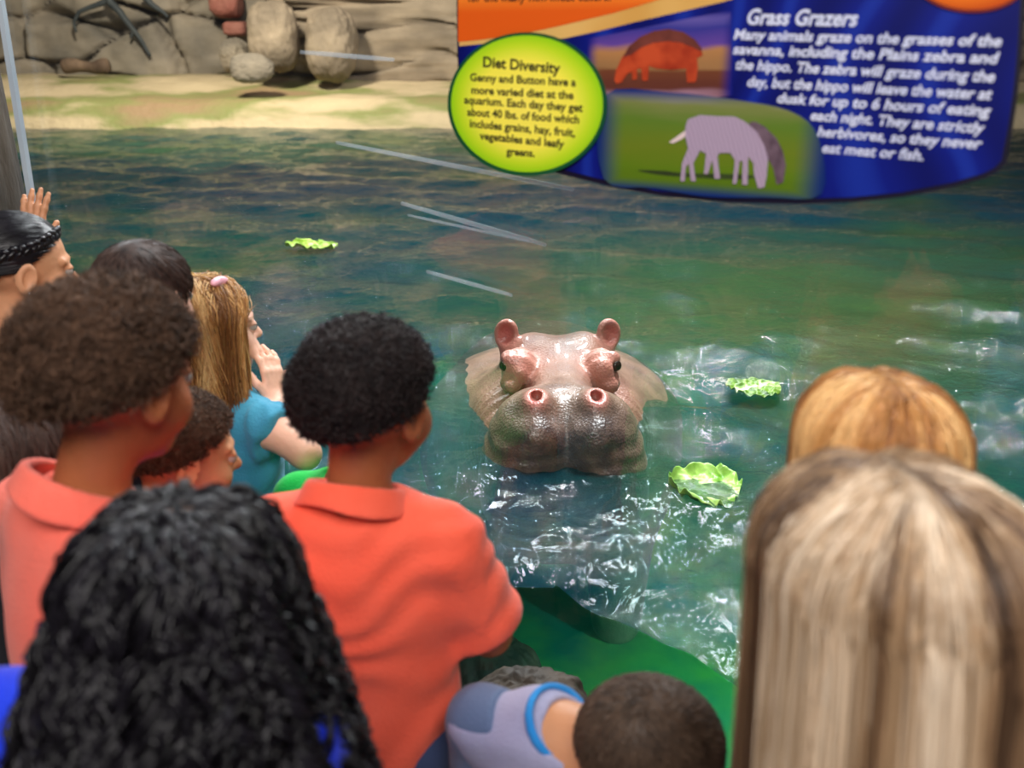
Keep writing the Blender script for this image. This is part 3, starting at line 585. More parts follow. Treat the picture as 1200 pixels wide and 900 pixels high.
n2 = N.new('ShaderNodeTexNoise'); n2.inputs['Scale'].default_value = 22; n2.inputs['Detail'].default_value = 5; L.new(tc.outputs['Object'], n2.inputs[0])
dk = ramp(N, L, n2.outputs['Fac'], [(.35, srgb(66, 52, 50)), (.68, srgb(112, 90, 78))])
mxb = N.new('ShaderNodeMix'); mxb.data_type = 'RGBA'; L.new(ad.outputs['Fac'], mxb.inputs[0]); L.new(mxa.outputs[2], mxb.inputs[6]); L.new(dk, mxb.inputs[7])
ar = N.new('ShaderNodeAttribute'); ar.attribute_name = 'red'; mxc = N.new('ShaderNodeMix'); mxc.data_type = 'RGBA'; L.new(ar.outputs['Fac'], mxc.inputs[0]); L.new(mxb.outputs[2], mxc.inputs[6]); mxc.inputs[7].default_value = rgba(srgb(168, 84, 78)); L.new(mxc.outputs[2], b.inputs['Base Color'])
vo = N.new('ShaderNodeTexVoronoi'); vo.inputs['Scale'].default_value = 130; L.new(tc.outputs['Object'], vo.inputs[0])
n3 = N.new('ShaderNodeTexNoise'); n3.inputs['Scale'].default_value = 30; n3.inputs['Detail'].default_value = 6; L.new(tc.outputs['Object'], n3.inputs[0])
sm_ = N.new('ShaderNodeMath'); sm_.operation = 'ADD'; L.new(vo.outputs['Distance'], sm_.inputs[0]); L.new(n3.outputs['Fac'], sm_.inputs[1])
bp = N.new('ShaderNodeBump'); bp.inputs['Strength'].default_value = .24; bp.inputs['Distance'].default_value = .008; L.new(sm_.outputs[0], bp.inputs['Height']); L.new(bp.outputs[0], b.inputs['Normal'])
hippo = empty('hippo', (HX, 2.6, -.65), 0, 'pinkish brown hippo resting its broad muzzle at the water surface', 'hippo')
obj('body', mesh('hippo_body', V - np.array([0, 2.6, -.65]), Q, True, {'pink': pink, 'dark': np.clip(dark, 0, 1), 'red': redd}), skin_h, hippo)
def uvball(r, n=24):
    th = np.linspace(0, math.pi, n); ph = np.linspace(0, 2 * math.pi, 2 * n, endpoint=False); TH, PH = np.meshgrid(th, ph, indexing='ij')
    D = np.stack([np.sin(TH) * np.cos(PH), np.sin(TH) * np.sin(PH), np.cos(TH)], -1).reshape(-1, 3) * r
    I = np.arange(n * 2 * n).reshape(n, 2 * n); J = np.roll(I, -1, 1); return D, np.stack([I[:-1], I[1:], J[1:], J[:-1]], -1).reshape(-1, 4)
eye_m = simple('hippo_eye', (.012, .007, .005), (.02, .012, .008), .08)
for s_ in (-1, 1):
    D, Q = uvball(.0180); obj('eye', mesh('eye', D, Q), eye_m, hippo, (s_ * .169, 2.860 - 2.6, .675 + .65))

# ------------------------------------------------------------------ floating lettuce
def lettuce(name, c, L_, W_, rz, seed, c1, c2, label, curl=.25, dz=0.0, ruf=.07):
    nu_, nv = 60, 70; u = np.linspace(0, 1, nu_); v = np.linspace(-1, 1, nv); U, VV = np.meshgrid(u, v, indexing='ij')
    wid = W_ * np.sin(np.clip(U * .96 + .04, 0, 1) ** .75 * math.pi) ** .55 * (1 + .10 * noise(np.stack([U.ravel() * 5, np.sign(VV).ravel() * 3, 0 * U.ravel()], -1), 1.6, seed).reshape(U.shape))
    x = (U - .5) * L_; y = VV * wid
    P = np.stack([x.ravel() / L_ * 3, y.ravel() / W_ * 3, 0 * x.ravel()], -1)
    ed = np.abs(VV) ** 2
    z = .014 + curl * L_ * .22 * (VV ** 2) * (.5 + U) + ed * L_ * ruf * np.sin(U * 15 + VV * 3 + 3 * 2 * noise(P, 1.1, seed + 1).reshape(U.shape)) + L_ * .07 * noise(P, 2.2, seed + 2, 3).reshape(U.shape) - .010 * np.exp(-(VV / .10) ** 2) * (1 - U)
    top_ = np.stack([x, y, z], -1).reshape(-1, 3); low = top_ - np.array([0, 0, .003])
    I = np.arange(nu_ * nv).reshape(nu_, nv); Q = np.stack([I[:-1, :-1], I[1:, :-1], I[1:, 1:], I[:-1, 1:]], -1).reshape(-1, 4); n = nu_ * nv
    rim = np.concatenate([I[0, :], I[1:, -1], I[-1, -2::-1], I[-2:0:-1, 0]]); R2 = np.roll(rim, -1)
    Qa = np.concatenate([Q, Q[:, ::-1] + n, np.stack([rim, R2, R2 + n, rim + n], -1)])
    rib = np.clip(np.exp(-(VV / .13) ** 2) * (1.1 - U) + .5 * np.exp(-((np.abs(VV) - (U * 3.2 % 1)) / .12) ** 2) * (1 - np.abs(VV)), 0, 1).ravel()
    m, N, L = mat('lettuce_leaf'); b = N['Principled BSDF']; b.inputs['Roughness'].default_value = .35
    a = N.new('ShaderNodeAttribute'); a.attribute_name = 'tone'; tc = N.new('ShaderNodeTexCoord'); nz = N.new('ShaderNodeTexNoise'); nz.inputs['Scale'].default_value = 26; nz.inputs['Detail'].default_value = 5; L.new(tc.outputs['Object'], nz.inputs[0])
    s1 = N.new('ShaderNodeMath'); s1.operation = 'MULTIPLY_ADD'; s1.inputs[1].default_value = .9; L.new(nz.outputs['Fac'], s1.inputs[0]); L.new(a.outputs['Fac'], s1.inputs[2])
    L.new(ramp(N, L, s1.outputs[0], [(.30, c1), (.62, c2), (1.1, srgb(226, 238, 190))]), b.inputs['Base Color'])
    o = obj(name, mesh(name, np.concatenate([top_, low]), Qa, True, {'tone': np.concatenate([rib, rib])}), m, None, (c[0], c[1], WZ + dz)); o.rotation_euler = (0, 0, rz)
    return tag(o, label, 'lettuce leaf')
lettuce('lettuce_leaf', onz(823, 584, WZ), .180, .110, 2.75, 5, srgb(104, 160, 44), srgb(186, 224, 116), 'large bright green ruffled lettuce leaf floating near the hippo', .55, .012, .06)
lettuce('lettuce_leaf', onz(364, 292, WZ), .30, .085, 3.0, 8, srgb(110, 150, 40), srgb(190, 222, 90), 'pale green lettuce leaf floating far out beyond the golden haired girl', .1, .012, .03)
lettuce('lettuce_leaf', onz(886, 452, WZ), .17, .10, .5, 11, srgb(50, 90, 10), srgb(110, 150, 24), 'dull green lettuce leaf half sunk beyond the floating bright leaf', .0, -.014, .02)

# ------------------------------------------------------------------ people
def Rx(a): c, s = math.cos(a), math.sin(a); return np.array([[1, 0, 0], [0, c, -s], [0, s, c]])
def Ry(a): c, s = math.cos(a), math.sin(a); return np.array([[c, 0, s], [0, 1, 0], [-s, 0, c]])
def Rz(a): c, s = math.cos(a), math.sin(a); return np.array([[c, -s, 0], [s, c, 0], [0, 0, 1]])
def head_f(P):                 # unit child head: face towards +y, crown up, about .205 tall
    Pm = P.copy(); Pm[:, 0] = np.abs(Pm[:, 0])
    d = ell(Pm, (0, -.012, .028), (.074, .091, .077))
    d = sm(d, ell(Pm, (0, .030, -.035), (.054, .055, .066)), .03)
    d = sm(d, sph(Pm, (.034, .050, -.032), .028), .02)
    d = sm(d, sph(Pm, (0, .062, -.083), .017), .025)
    d = smax(d, -sph(Pm, (.030, .094, .002), .0150), .012)
    ez = Pm[:, 2] - .001; lid = smax(sph(Pm, (.030, .0745, .001), .0142), .0035 - ez, .001); lid = np.minimum(lid, smax(sph(Pm, (.030, .0745, .001), .0138), ez + .0055, .001)); d = sm(d, lid, .003)
    d = sm(d, rc(Pm, (.012, .080, .022), (.045, .066, .020), .006, .005), .012)
    n = sm(rc(Pm, (0, .080, .004), (0, .097, -.022), .007, .0105), sph(Pm, (.009, .088, -.025), .007), .006); d = sm(d, n, .010)
    d = sm(d, ell(Pm, (0, .080, -.048), (.020, .011, .0065)), .005); d = sm(d, ell(Pm, (0, .078, -.058), (.017, .011, .0065)), .005)
    A = Rz(-.35) @ Rx(-.15); er = rellip(Pm, (.079, -.008, -.004), (.0085, .019, .030), A)
    er = sm(er, sph(Pm, (.074, -.004, -.028), .008), .008); er = smax(er, -rellip(Pm, (.086, -.004, -.002), (.006, .011, .019), A), .004)
    return sm(d, er, .008)
def hand_prims(w, dr, pn, sc, curl, side, spread=.22):
    dr = np.array(dr, float); dr /= np.linalg.norm(dr); pn = np.array(pn, float); pn -= dr * (pn @ dr); pn /= np.linalg.norm(pn); wd = np.cross(dr, pn) * side
    L_ = []; w = np.array(w, float)
    for k, (o, l) in enumerate([(.024, .92), (.008, 1.05), (-.008, 1.0), (-.023, .8)]):
        p = w + (dr * .072 + wd * o) * sc; a = 0.12
        L_.append((w + (dr * .012 + wd * o * .55) * sc, p, .0115 * sc, .0095 * sc))
        f = dr * 1.0 + wd * o * spread * 30; f /= np.linalg.norm(f)
        for j, sl in enumerate((.034, .022, .017)):
            a += curl * (.7, 1.0, .7)[j]; q = p + (f * math.cos(a) + pn * math.sin(a)) * sl * l * sc
            L_.append((p, q, (.0085, .0076, .0068)[j] * sc, (.0076, .0068, .0058)[j] * sc)); p = q
    p = w + (dr * .018 + wd * .020) * sc; q = p + (dr * .026 + wd * .024 + pn * .008) * sc; r_ = q + (dr * .026 + wd * .008 + pn * .010) * sc
    L_ += [(p, q, .0115 * sc, .0095 * sc), (q, r_, .0092 * sc, .0072 * sc)]
    return L_, w + dr * .07 * sc
class Fig: pass
def fig(hc_w, root_xy, brz, yaw, pitch=0.0, roll=0.0, hs=1.0, S_=1.0, wid=1.0, arms=None, lean=(0, 0)):
    g = Fig(); g.S = S_; g.hs = hs; g.rz = brz; g.Rb = Rz(brz); g.root = np.array([root_xy[0], root_xy[1], 0.0])
    g.hc = (np.array(hc_w) - g.root) @ g.Rb; g.R = Rz(yaw - brz) @ Rx(pitch) @ Ry(roll); g.wid = wid; g.lean = np.array([lean[0], lean[1], 0.0])
    loc = lambda p: (np.array(p, float) - g.root) @ g.Rb
    def J(x, y, z): return np.array([x * wid, y, z]) * S_ + g.lean * max(0, (z - .6) / .4)
    g.J = J; g.nb = J(0, -.012, 1.015); g.arm = {}
    for sd in (-1, 1):
        sh = J(sd * .132, -.005, .972); spec = (arms or {}).get(sd)
        if spec is None: el, wr, hd, pn, cu = J(sd * .172, -.03, .775), J(sd * .15, .10, .66), (0, .8, -.5), (-sd, 0, -.3), .45
        else:
            el, wr, hd, pn, cu = spec
            if not isinstance(el, np.ndarray): el = J(*el)
            else: el = loc(el)
            if not isinstance(wr, np.ndarray): wr = J(*wr)
            else: wr = loc(wr)
        hd, pn = [(v @ g.Rb if isinstance(v, np.ndarray) else v) for v in (hd, pn)]; g.arm[sd] = (sh, el, wr, hd, pn, cu)
    return g
def sub(P, c, R, fn):
    d = np.sqrt(((P - np.array(c, np.float32)) ** 2).sum(1)) - R; k = d < .06
    if k.any(): d[k] = fn(P[k])
    return d
def body_f(g):
    J, S_ = g.J, g.S; hands = {sd: hand_prims(a[2], a[3], a[4], .86 * S_ ** .5, a[5], sd) for sd, a in g.arm.items()}
    Rf = g.R.astype(np.float32)
    def f(P):
        x = P - g.lean.astype(np.float32) * np.clip((P[:, 2:3] / S_ - .6) / .4, 0, 2); w = g.wid
        e = lambda c, r: ell(x, (c[0] * S_, c[1] * S_, c[2] * S_), (r[0] * S_ * w, r[1] * S_, r[2] * S_))
        d = e((0, 0, .90), (.125, .080, .14)); d = sm(d, e((0, .006, .77), (.112, .080, .13)), .06 * S_); d = sm(d, e((0, -.004, .66), (.120, .088, .10)), .06 * S_)
        for sd in (-1, 1):
            sh, el, wr, *_ = g.arm[sd]
            d = sm(d, rc(P, J(sd * .03, -.01, 1.0), sh, .036 * S_, .040 * S_), .03)
            a = sm(rc(P, sh, el, .041 * S_, .031 * S_), rc(P, el, wr, .031 * S_, .021 * S_), .015); d = sm(d, a, .03)
            d = sm(d, rc(P, J(sd * .066, 0, .65), J(sd * .075, .015, .36), .066 * S_, .043 * S_), .03)
            d = sm(d, rc(P, J(sd * .075, .015, .36), J(sd * .078, -.01, .06), .043 * S_, .028 * S_), .02)
            d = sm(d, rc(P, J(sd * .078, -.02, .035), J(sd * .085, .10, .022), .03 * S_, .022 * S_), .02)
            hp, hcn = hands[sd]
            def hf(p, hp=hp, wr=wr):
                v = rc(p, hp[0][0], hp[0][1], hp[0][2], hp[0][3])
                for a_ in hp[1:]: v = sm(v, rc(p, *a_), .005)
                return v
            d = sm(d, sub(P, hcn, .13, hf), .012)
        d = sm(d, rc(P, g.nb - np.array([0, 0, .03]) * S_, g.hc + g.R @ np.array([0, -.018, -.055]) * g.hs, .044 * S_, .041 * g.hs), .03)
        hd = sub(P, g.hc, .14 * g.hs, lambda p: head_f(((p - g.hc.astype(np.float32)) @ Rf / g.hs).astype(np.float32)) * g.hs)
        return sm(d, hd, .02)
    return f
def torso_cloth(g, infl=.014, hem=.58, sleeve=.72, sl_r=.058, neck=.050, flare=0.0, wr=.003, seed=1, cap=False, strap=None, drop=0.042):
    J, S_ = g.J, g.S
    def f(P):
        x = P - g.lean.astype(np.float32) * np.clip((P[:, 2:3] / S_ - .6) / .4, 0, 2); w = g.wid
        e = lambda c, r: ell(x, (c[0] * S_, c[1] * S_, c[2] * S_), ((r[0] * w + infl) * S_, (r[1] + infl) * S_, (r[2] + infl) * S_))
        d = e((0, 0, .90), (.125, .080, .14)); d = sm(d, e((0, .004, .77), (.120, .086, .15)), .06 * S_); d = sm(d, e((0, -.002, .63), (.128 + flare * .3, .094 + flare * .3, .14)), .07 * S_)
        if flare: d = sm(d, rc(x, (0, 0, .62 * S_), (0, 0, (hem + .05) * S_), (.11 + flare * .2) * S_, (.13 + flare) * S_), .06)
        for sd in (-1, 1):
            sh, el, *_ = g.arm[sd]
            if strap is None: d = sm(d, rc(P, J(sd * .03, -.01, 1.0), sh, (.036 + infl) * S_, (.040 + infl * .8) * S_), .03)
            else: d = sm(d, rc(P, J(sd * .055, -.01, .93), J(sd * .062, -.015, 1.012), .03 * S_, .026 * S_), .02)
            if sleeve:
                en = sh + (el - sh) * sleeve; ax = (el - sh) / np.linalg.norm(el - sh)
                s = rc(P, sh, en, .052 * S_, sl_r * S_); s = smax(s, ((P - en.astype(np.float32)) @ ax.astype(np.float32)), .004)
                if cap:
                    q = (P - sh.astype(np.float32)); th = np.arctan2(q[:, 1], q[:, 0]); s = s - .004 * np.sin(th * 7)
                d = sm(d, s, .022)
        if seed: d = d + wr * np.sin(P[:, 2] * 75 + 3.5 * noise(P, 9, seed) * 2 + P[:, 0] * 22 * math.cos(seed)) * (noise(P, 7, seed + 2) > -.1) * .8 + wr * noise(P, 16, seed + 4)
        d = smax(d, hem * S_ - P[:, 2], .004)
        nb = g.nb; up = g.hc - nb; up = up / np.linalg.norm(up)
        d = smax(d, -rc(P, nb - up * (.012 - drop), nb + up * .25, neck * S_, (neck + .02) * S_), .006)
        return d
    return f
def collar_f(g, r0=.056, h=.034, flare=.42, t=.0055, tilt=.30):
    up = g.hc - g.nb; up /= np.linalg.norm(up); up = .6 * up + .4 * np.array([0, 0, 1.]); up /= np.linalg.norm(up)
    fw = np.array([0, 1., 0]); fw -= up * (fw @ up); fw /= np.linalg.norm(fw); sd = np.cross(fw, up); M = np.stack([sd, fw, up], 1).astype(np.float32); S_ = g.S
    def f(P):
        q = (P - g.nb.astype(np.float32)) @ M / S_; z = q[:, 2] + tilt * q[:, 1] - .010
        r = np.hypot(q[:, 0] / 1.08, q[:, 1]); th = np.arctan2(q[:, 0], q[:, 1])
        d = np.abs(r - (r0 + np.clip(h - z, 0, .1) * flare)) * .92 - t
        return smax(smax(d, z - h, .006), -(z + .004 * np.sin(th * 3)) - .006, .004) * S_
    return f
def legs_f(g, infl, cut, wide=.0):
    J, S_ = g.J, g.S
    def f(P):
        d = ell(P, (0, -.003 * S_, .655 * S_), ((.122 * g.wid + infl) * S_, (.090 + infl) * S_, .12 * S_))
        for sd in (-1, 1):
            d = sm(d, rc(P, J(sd * .066, 0, .64), J(sd * .076, .012, .36), (.068 + infl) * S_, (.05 + infl + wide) * S_), .03)
            if cut < .3: d = sm(d, rc(P, J(sd * .076, .012, .36), J(sd * .078, -.01, .07), (.05 + infl) * S_, (.04 + infl) * S_), .03)
        d = d + .003 * noise(P, 14, 5)
        return smax(smax(d, cut * S_ - P[:, 2], .004), P[:, 2] - .72 * S_, .004)
    return f

def ring_f(g, r, t):
    up = g.hc - g.nb; up /= np.linalg.norm(up); up = (.5 * up + .5 * np.array([0, -.1, 1.])); up /= np.linalg.norm(up); fw = np.array([0, 1., 0]); fw -= up * (fw @ up); fw /= np.linalg.norm(fw); M = np.stack([np.cross(fw, up), fw, up], 1).astype(np.float32)
    def f(P):
        q = (P - (g.nb + up * .004).astype(np.float32)) @ M / g.S; return (np.hypot(np.hypot(q[:, 0], q[:, 1]) - r, q[:, 2] * .6) - t) * g.S
    return f
def sleeves(g, hh, t1, mats):
    out = []
    for sd, m in mats.items():
        sh, el = g.arm[sd][0], g.arm[sd][1]; en = sh + (el - sh) * t1; ax = ((el - sh) / np.linalg.norm(el - sh)).astype(np.float32); nb = g.J(sd * .05, -.01, 1.0)
        def f(P, sh=sh, en=en, ax=ax, nb=nb, sd=sd):
            d = sm(rc(P, nb, sh, .053 * g.S, .0565 * g.S), rc(P, sh, en, .057 * g.S, .063 * g.S), .02) + .002 * noise(P, 18, 7)
            d = smax(d, (P - en.astype(np.float32)) @ ax, .004); return smax(d, -(sd * P[:, 0] - sd * float(g.J(sd * .085, 0, 1.0)[0]) - .5 * (P[:, 2] - float(g.J(0, 0, 1.0)[2]))), .003)
        out.append(('sleeve', f, m, tuple(np.minimum(np.minimum(sh, en), nb) - .09), tuple(np.maximum(np.maximum(sh, en), nb) + .09), hh))
    return out
# ---- hair
def strand_mesh(Pt, R0, R1, tone, sides=3, seed=0):
    Pt = np.asarray(Pt, np.float64); n, k, _ = Pt.shape; T = np.gradient(Pt, axis=1); T /= np.linalg.norm(T, axis=2, keepdims=True) + 1e-9
    rs = np.random.default_rng(seed); ref = rs.normal(size=(n, 1, 3)); A = np.cross(T, ref); A /= np.linalg.norm(A, axis=2, keepdims=True) + 1e-9; B = np.cross(T, A)
    rad = ((R0 + (R1 - R0) * np.linspace(0, 1, k) ** 2) * np.clip(.25 + np.linspace(0, 1, k) * 8, 0, 1) * np.clip(.2 + (1 - np.linspace(0, 1, k)) * 7, 0, 1))[None, :, None, None] * (np.ones((n, 1, 1, 1)))
    th = np.arange(sides) * 2 * math.pi / sides
    V = Pt[:, :, None] + rad * (np.cos(th)[None, None, :, None] * A[:, :, None] + np.sin(th)[None, None, :, None] * B[:, :, None])
    I = np.arange(n * k * sides).reshape(n, k, sides); J = np.roll(I, -1, 2)
    Q = np.stack([I[:, :-1], J[:, :-1], J[:, 1:], I[:, 1:]], -1).reshape(-1, 4)
    return V.reshape(-1, 3), Q, np.repeat(tone, k * sides)
SK_C, SK_R = np.array([0, -.012, .026]), np.array([.0755, .0925, .079])
def hairline(n): return np.where(n[:, 1] < 0, -.62 + .42 * (n[:, 1] + 1), -.20 + .78 * n[:, 1])   # scalp where n.z is above this
def scalp_pts(N_, rs):
    n = rs.normal(size=(N_ * 3, 3)); n /= np.linalg.norm(n, axis=1)[:, None]; return n[n[:, 2] > hairline(n)][:N_]
def cap_mesh(thick, lump=0.0, lf=6.0, seed=0, n=90):
    th = np.linspace(0, math.pi, n); ph = np.linspace(0, 2 * math.pi, 2 * n, endpoint=False); TH, PH = np.meshgrid(th, ph, indexing='ij')
    D = np.stack([np.sin(TH) * np.cos(PH), np.sin(TH) * np.sin(PH), np.cos(TH)], -1).reshape(-1, 3)
    k = np.clip((D[:, 2] - hairline(D)) / .16, 0, 1); k = k * k * (3 - 2 * k)
    r = .94 + k * (.06 + thick * (1 + lump * noise(D, lf, seed, 3)))
    I = np.arange(n * 2 * n).reshape(n, 2 * n); J = np.roll(I, -1, 1)
    return SK_C + D * SK_R * r[:, None], np.stack([I[:-1], I[1:], J[1:], J[:-1]], -1).reshape(-1, 4), .35 + .3 * noise(D, 9, seed + 1)
def coil_hair(thick, N_, cr, ch, turns, rad, seed, lump=.25, lf=6.0, K=14):
    rs = np.random.default_rng(seed); n = scalp_pts(N_, rs); V0, Q0, t0 = cap_mesh(thick, lump, lf, seed)
    base = SK_C + n * SK_R * (1 + thick * .9 * (1 + lump * noise(n, lf, seed, 3)))[:, None] * 1.0
    A = np.cross(n, rs.normal(size=n.shape)); A /= np.linalg.norm(A, axis=1)[:, None]; B = np.cross(n, A)
    ax = n + .9 * rs.normal(size=n.shape) * .6; ax /= np.linalg.norm(ax, axis=1)[:, None]
    u = np.linspace(0, 1, K); ph = rs.uniform(0, 6.28, len(n))[:, None] + u * turns * 2 * math.pi; rr = cr * rs.uniform(.6, 1.4, len(n))[:, None] * (.35 + .65 * np.sin(u * math.pi * .85 + .3))
    hh = ch * rs.uniform(.4, 1.3, len(n))[:, None] * u - ch * .25
    P = base[:, None] + ax[:, None] * hh[..., None] + A[:, None] * (rr * np.cos(ph))[..., None] + B[:, None] * (rr * np.sin(ph))[..., None]
    V1, Q1, t1 = strand_mesh(P, rad, rad * .7, np.clip(.5 + .25 * rs.normal(size=len(n)) + .3 * noise(n, 5, seed + 9), 0, 1), 3, seed)
    V, Q = merge([(V0, Q0), (V1, Q1)]); return V, Q, np.concatenate([t0, t1])
def short_hair(thick, N_, length, lift, rad, pole, seed, wave=.12, lump=.08, K=7, swirl=0.0):
    rs = np.random.default_rng(seed); n = scalp_pts(N_, rs); V0, Q0, t0 = cap_mesh(thick, lump, 5, seed)
    pole = np.array(pole, float); pole /= np.linalg.norm(pole); t = n * (n @ pole)[:, None] - pole; t /= np.linalg.norm(t, axis=1)[:, None] + 1e-6
    t = t + swirl * np.cross(n, t) + wave * rs.normal(size=n.shape); t -= n * (t * n).sum(1)[:, None]; t /= np.linalg.norm(t, axis=1)[:, None]
    u = np.linspace(0, 1, K); ln = length * rs.uniform(.6, 1.2, len(n)); D = n[:, None] + t[:, None] * (u[None] * ln[:, None] / .085)[..., None]
    D /= np.linalg.norm(D, axis=2, keepdims=True); h_ = 1 + thick * .8 + (lift * rs.uniform(.3, 1.2, len(n)))[:, None] * u
    P = SK_C + D * SK_R * h_[..., None]
    V1, Q1, t1 = strand_mesh(P, rad, rad * .3, np.clip(.5 + .22 * rs.normal(size=len(n)) + .35 * noise(n, 6, seed + 9), 0, 1), 3, seed)
    V, Q = merge([(V0, Q0), (V1, Q1)]); return V, Q, np.concatenate([t0, t1])
def fall_path(az, th0, off, length, K, flare, volx, part=0.0, tuck=.10, frontcut=1.05, fexp=1.6):
    """strands that start near the parting, hug the skull, then hang: az 0 = forward, pi = back of the head"""
    n = len(az); az = (az + math.pi) % (2 * math.pi) - math.pi
    u = np.linspace(0, 1, K)[None]; arc = .42
    a_end = np.where(np.abs(az) < frontcut, np.sign(az + 1e-6) * frontcut, az)[:, None]
    k = np.clip(u / arc, 0, 1); th = th0[:, None] + (math.pi / 2 + .06 - th0[:, None]) * k
    a = az[:, None] + (a_end - az[:, None]) * k ** .8
    em = np.clip((th - th0[:, None]) / .45, 0, 1); em = em * em * (3 - 2 * em); em = np.where(th0[:, None] < .12, np.maximum(em, .55), em)
    r = 1 - .05 * (1 - em) + em * off[:, None] * (.35 + .65 * np.sin(np.clip(th, 0, math.pi / 2))) + volx * np.sin(np.clip(th, 0, 1.57)) ** 2
    x = np.sin(th) * np.sin(a) * r * SK_R[0]; y = np.sin(th) * np.cos(a) * r * SK_R[1]; z = np.cos(th) * (1 - .05 * (1 - em) + em * off[:, None] * .8) * SK_R[2]
    v = np.clip((u - arc) / (1 - arc), 0, 1); back = np.clip(-np.cos(a_end), 0, 1)
    fl = 1 + flare * v ** fexp - tuck * back * v * v * (3 - 2 * v)
    x = x * fl; y = y * fl; z = z - v ** 1.0 * length[:, None]
    yo = (np.random.default_rng(n).uniform(-1, 1, n) * .035)[:, None] * (1 - k) ** 1.5 if n > 200 else 0 * k
    return np.stack([x + part * (1 - k), y + yo, z - 60 * yo * yo * .05], -1) + SK_C, u, v
def straight_long(N_, length, rad, seed, off=.16, flare=.05, volx=.12, part=0.0, wave=.006, wl=2.0, K=22, frontcut=1.1, streak=9, tuck=.10, lenvar=.1, fly=.02, bang=.45):
    rs = np.random.default_rng(seed); az = rs.uniform(bang, 2 * math.pi - bang, N_); th0 = np.abs(rs.normal(0, .55, N_)) ** 1.0 + .02; th0 = np.clip(th0, .02, 1.45)
    o = rs.uniform(.3, 1, N_) ** .6 * off + rs.normal(0, fly, N_); L_ = length * (1 + lenvar * rs.normal(size=N_))
    clump = noise(np.stack([az * streak / 6, 0 * az + seed, 0 * az], -1), 1.6, seed, 2)
    o = o + .05 * clump
    P, u, v = fall_path(az, th0, o, L_, K, flare, volx, part, tuck, frontcut)
    ph = rs.uniform(0, 6.28, N_)[:, None] + 6 * clump[:, None]; rad_dir = P - np.array([0, -.012, 0]); rad_dir[..., 2] = 0; rad_dir /= np.linalg.norm(rad_dir, axis=2, keepdims=True) + 1e-6
    tan = np.stack([-rad_dir[..., 1], rad_dir[..., 0], 0 * rad_dir[..., 0]], -1); am = wave * (.25 + u) * 1.0
    P = P + tan * (am * np.sin(ph + u * wl * 6.28))[..., None] + rad_dir * (am * .7 * np.cos(ph * 1.3 + u * wl * 6.28))[..., None]
    tone = np.clip(.44 + .85 * noise(np.stack([az * streak / 2, 0 * az + seed, 0 * az], -1), 1.0, seed + 5, 2) + .14 * rs.normal(size=N_), 0, 1)
    V1, Q1, t1 = strand_mesh(P, rad, rad * .6, tone, 3, seed)
    # opaque layer below the outer strands
    M_ = 160; az2 = np.linspace(-math.pi, math.pi, M_); P2, _, _ = fall_path(az2, np.full(M_, .01), np.full(M_, off * .30), np.full(M_, length * .93), 26, flare, volx * .95, part * .2, tuck + .02, frontcut)
    I = np.arange(M_ * 26).reshape(M_, 26); Q2 = np.stack([I[:-1, :-1], I[:-1, 1:], I[1:, 1:], I[1:, :-1]], -1).reshape(-1, 4)
    V, Q = merge([(P2.reshape(-1, 3), Q2), (V1, Q1)]); return V, Q, np.concatenate([np.full(M_ * 26, .25), t1])
def curly_long(N_, length, seed, off=.35, volx=.30, flare=.28, rad=.0020, K=104, sub_=6):
    rs = np.random.default_rng(seed); az = rs.uniform(-math.pi, math.pi, N_); th0 = np.clip(np.abs(rs.normal(0, .6, N_)) + .03, 0, 1.45)
    o = rs.uniform(.15, 1, N_) ** .7 * off; L_ = length * rs.uniform(.7, 1.12, N_)
    P, u, v = fall_path(az, th0, o, L_, K, flare, volx, 0, .02, .95, .8)
    s = np.cumsum(np.linalg.norm(np.diff(P, axis=1, prepend=P[:, :1]), axis=2), axis=1)
    T = np.gradient(P, axis=1); T /= np.linalg.norm(T, axis=2, keepdims=True) + 1e-9; A = np.cross(T, np.array([.2, .35, .9])); A /= np.linalg.norm(A, axis=2, keepdims=True) + 1e-9; B = np.cross(T, A)
    ph0 = rs.uniform(0, 6.28, N_)[:, None]; wl = rs.uniform(.042, .074, N_)[:, None]; hr = rs.uniform(.006, .0115, N_)[:, None] * np.clip(.25 + u * 1.4, 0, 1); hand = rs.choice([-1, 1], N_)[:, None]
    out = []; tn = np.clip(.45 + .25 * rs.normal(size=N_), 0, 1); tones = []
    for j in range(sub_):
        ph = ph0 + hand * (s / wl) * 6.28 + j * .35; r2 = hr * (1 + .2 * (j - 2.5) / 2.5)
        out.append(P + A * (r2 * np.cos(ph))[..., None] + B * (r2 * np.sin(ph))[..., None] + .0018 * rs.normal(size=(N_, 1, 3))); tones.append(np.clip(tn + .12 * rs.normal(size=N_), 0, 1))
    V1, Q1, t1 = strand_mesh(np.concatenate(out), rad, rad * .5, np.concatenate(tones), 3, seed)
    M_ = 120; az2 = np.linspace(-math.pi, math.pi, M_); P2, _, _ = fall_path(az2, np.full(M_, .01), np.full(M_, off * .30), np.full(M_, length * .8), 26, .30, volx * .8, 0, .02, .95)
    P2 = P2.reshape(-1, 3); P2 = P2 + .006 * noise(P2, 40, 3, 2)[:, None]
    I = np.arange(M_ * 26).reshape(M_, 26); Q2 = np.stack([I[:-1, :-1], I[:-1, 1:], I[1:, 1:], I[1:, :-1]], -1).reshape(-1, 4)
    V, Q = merge([(P2, Q2), (V1, Q1)]); return V, Q, np.concatenate([np.full(M_ * 26, .1), t1])
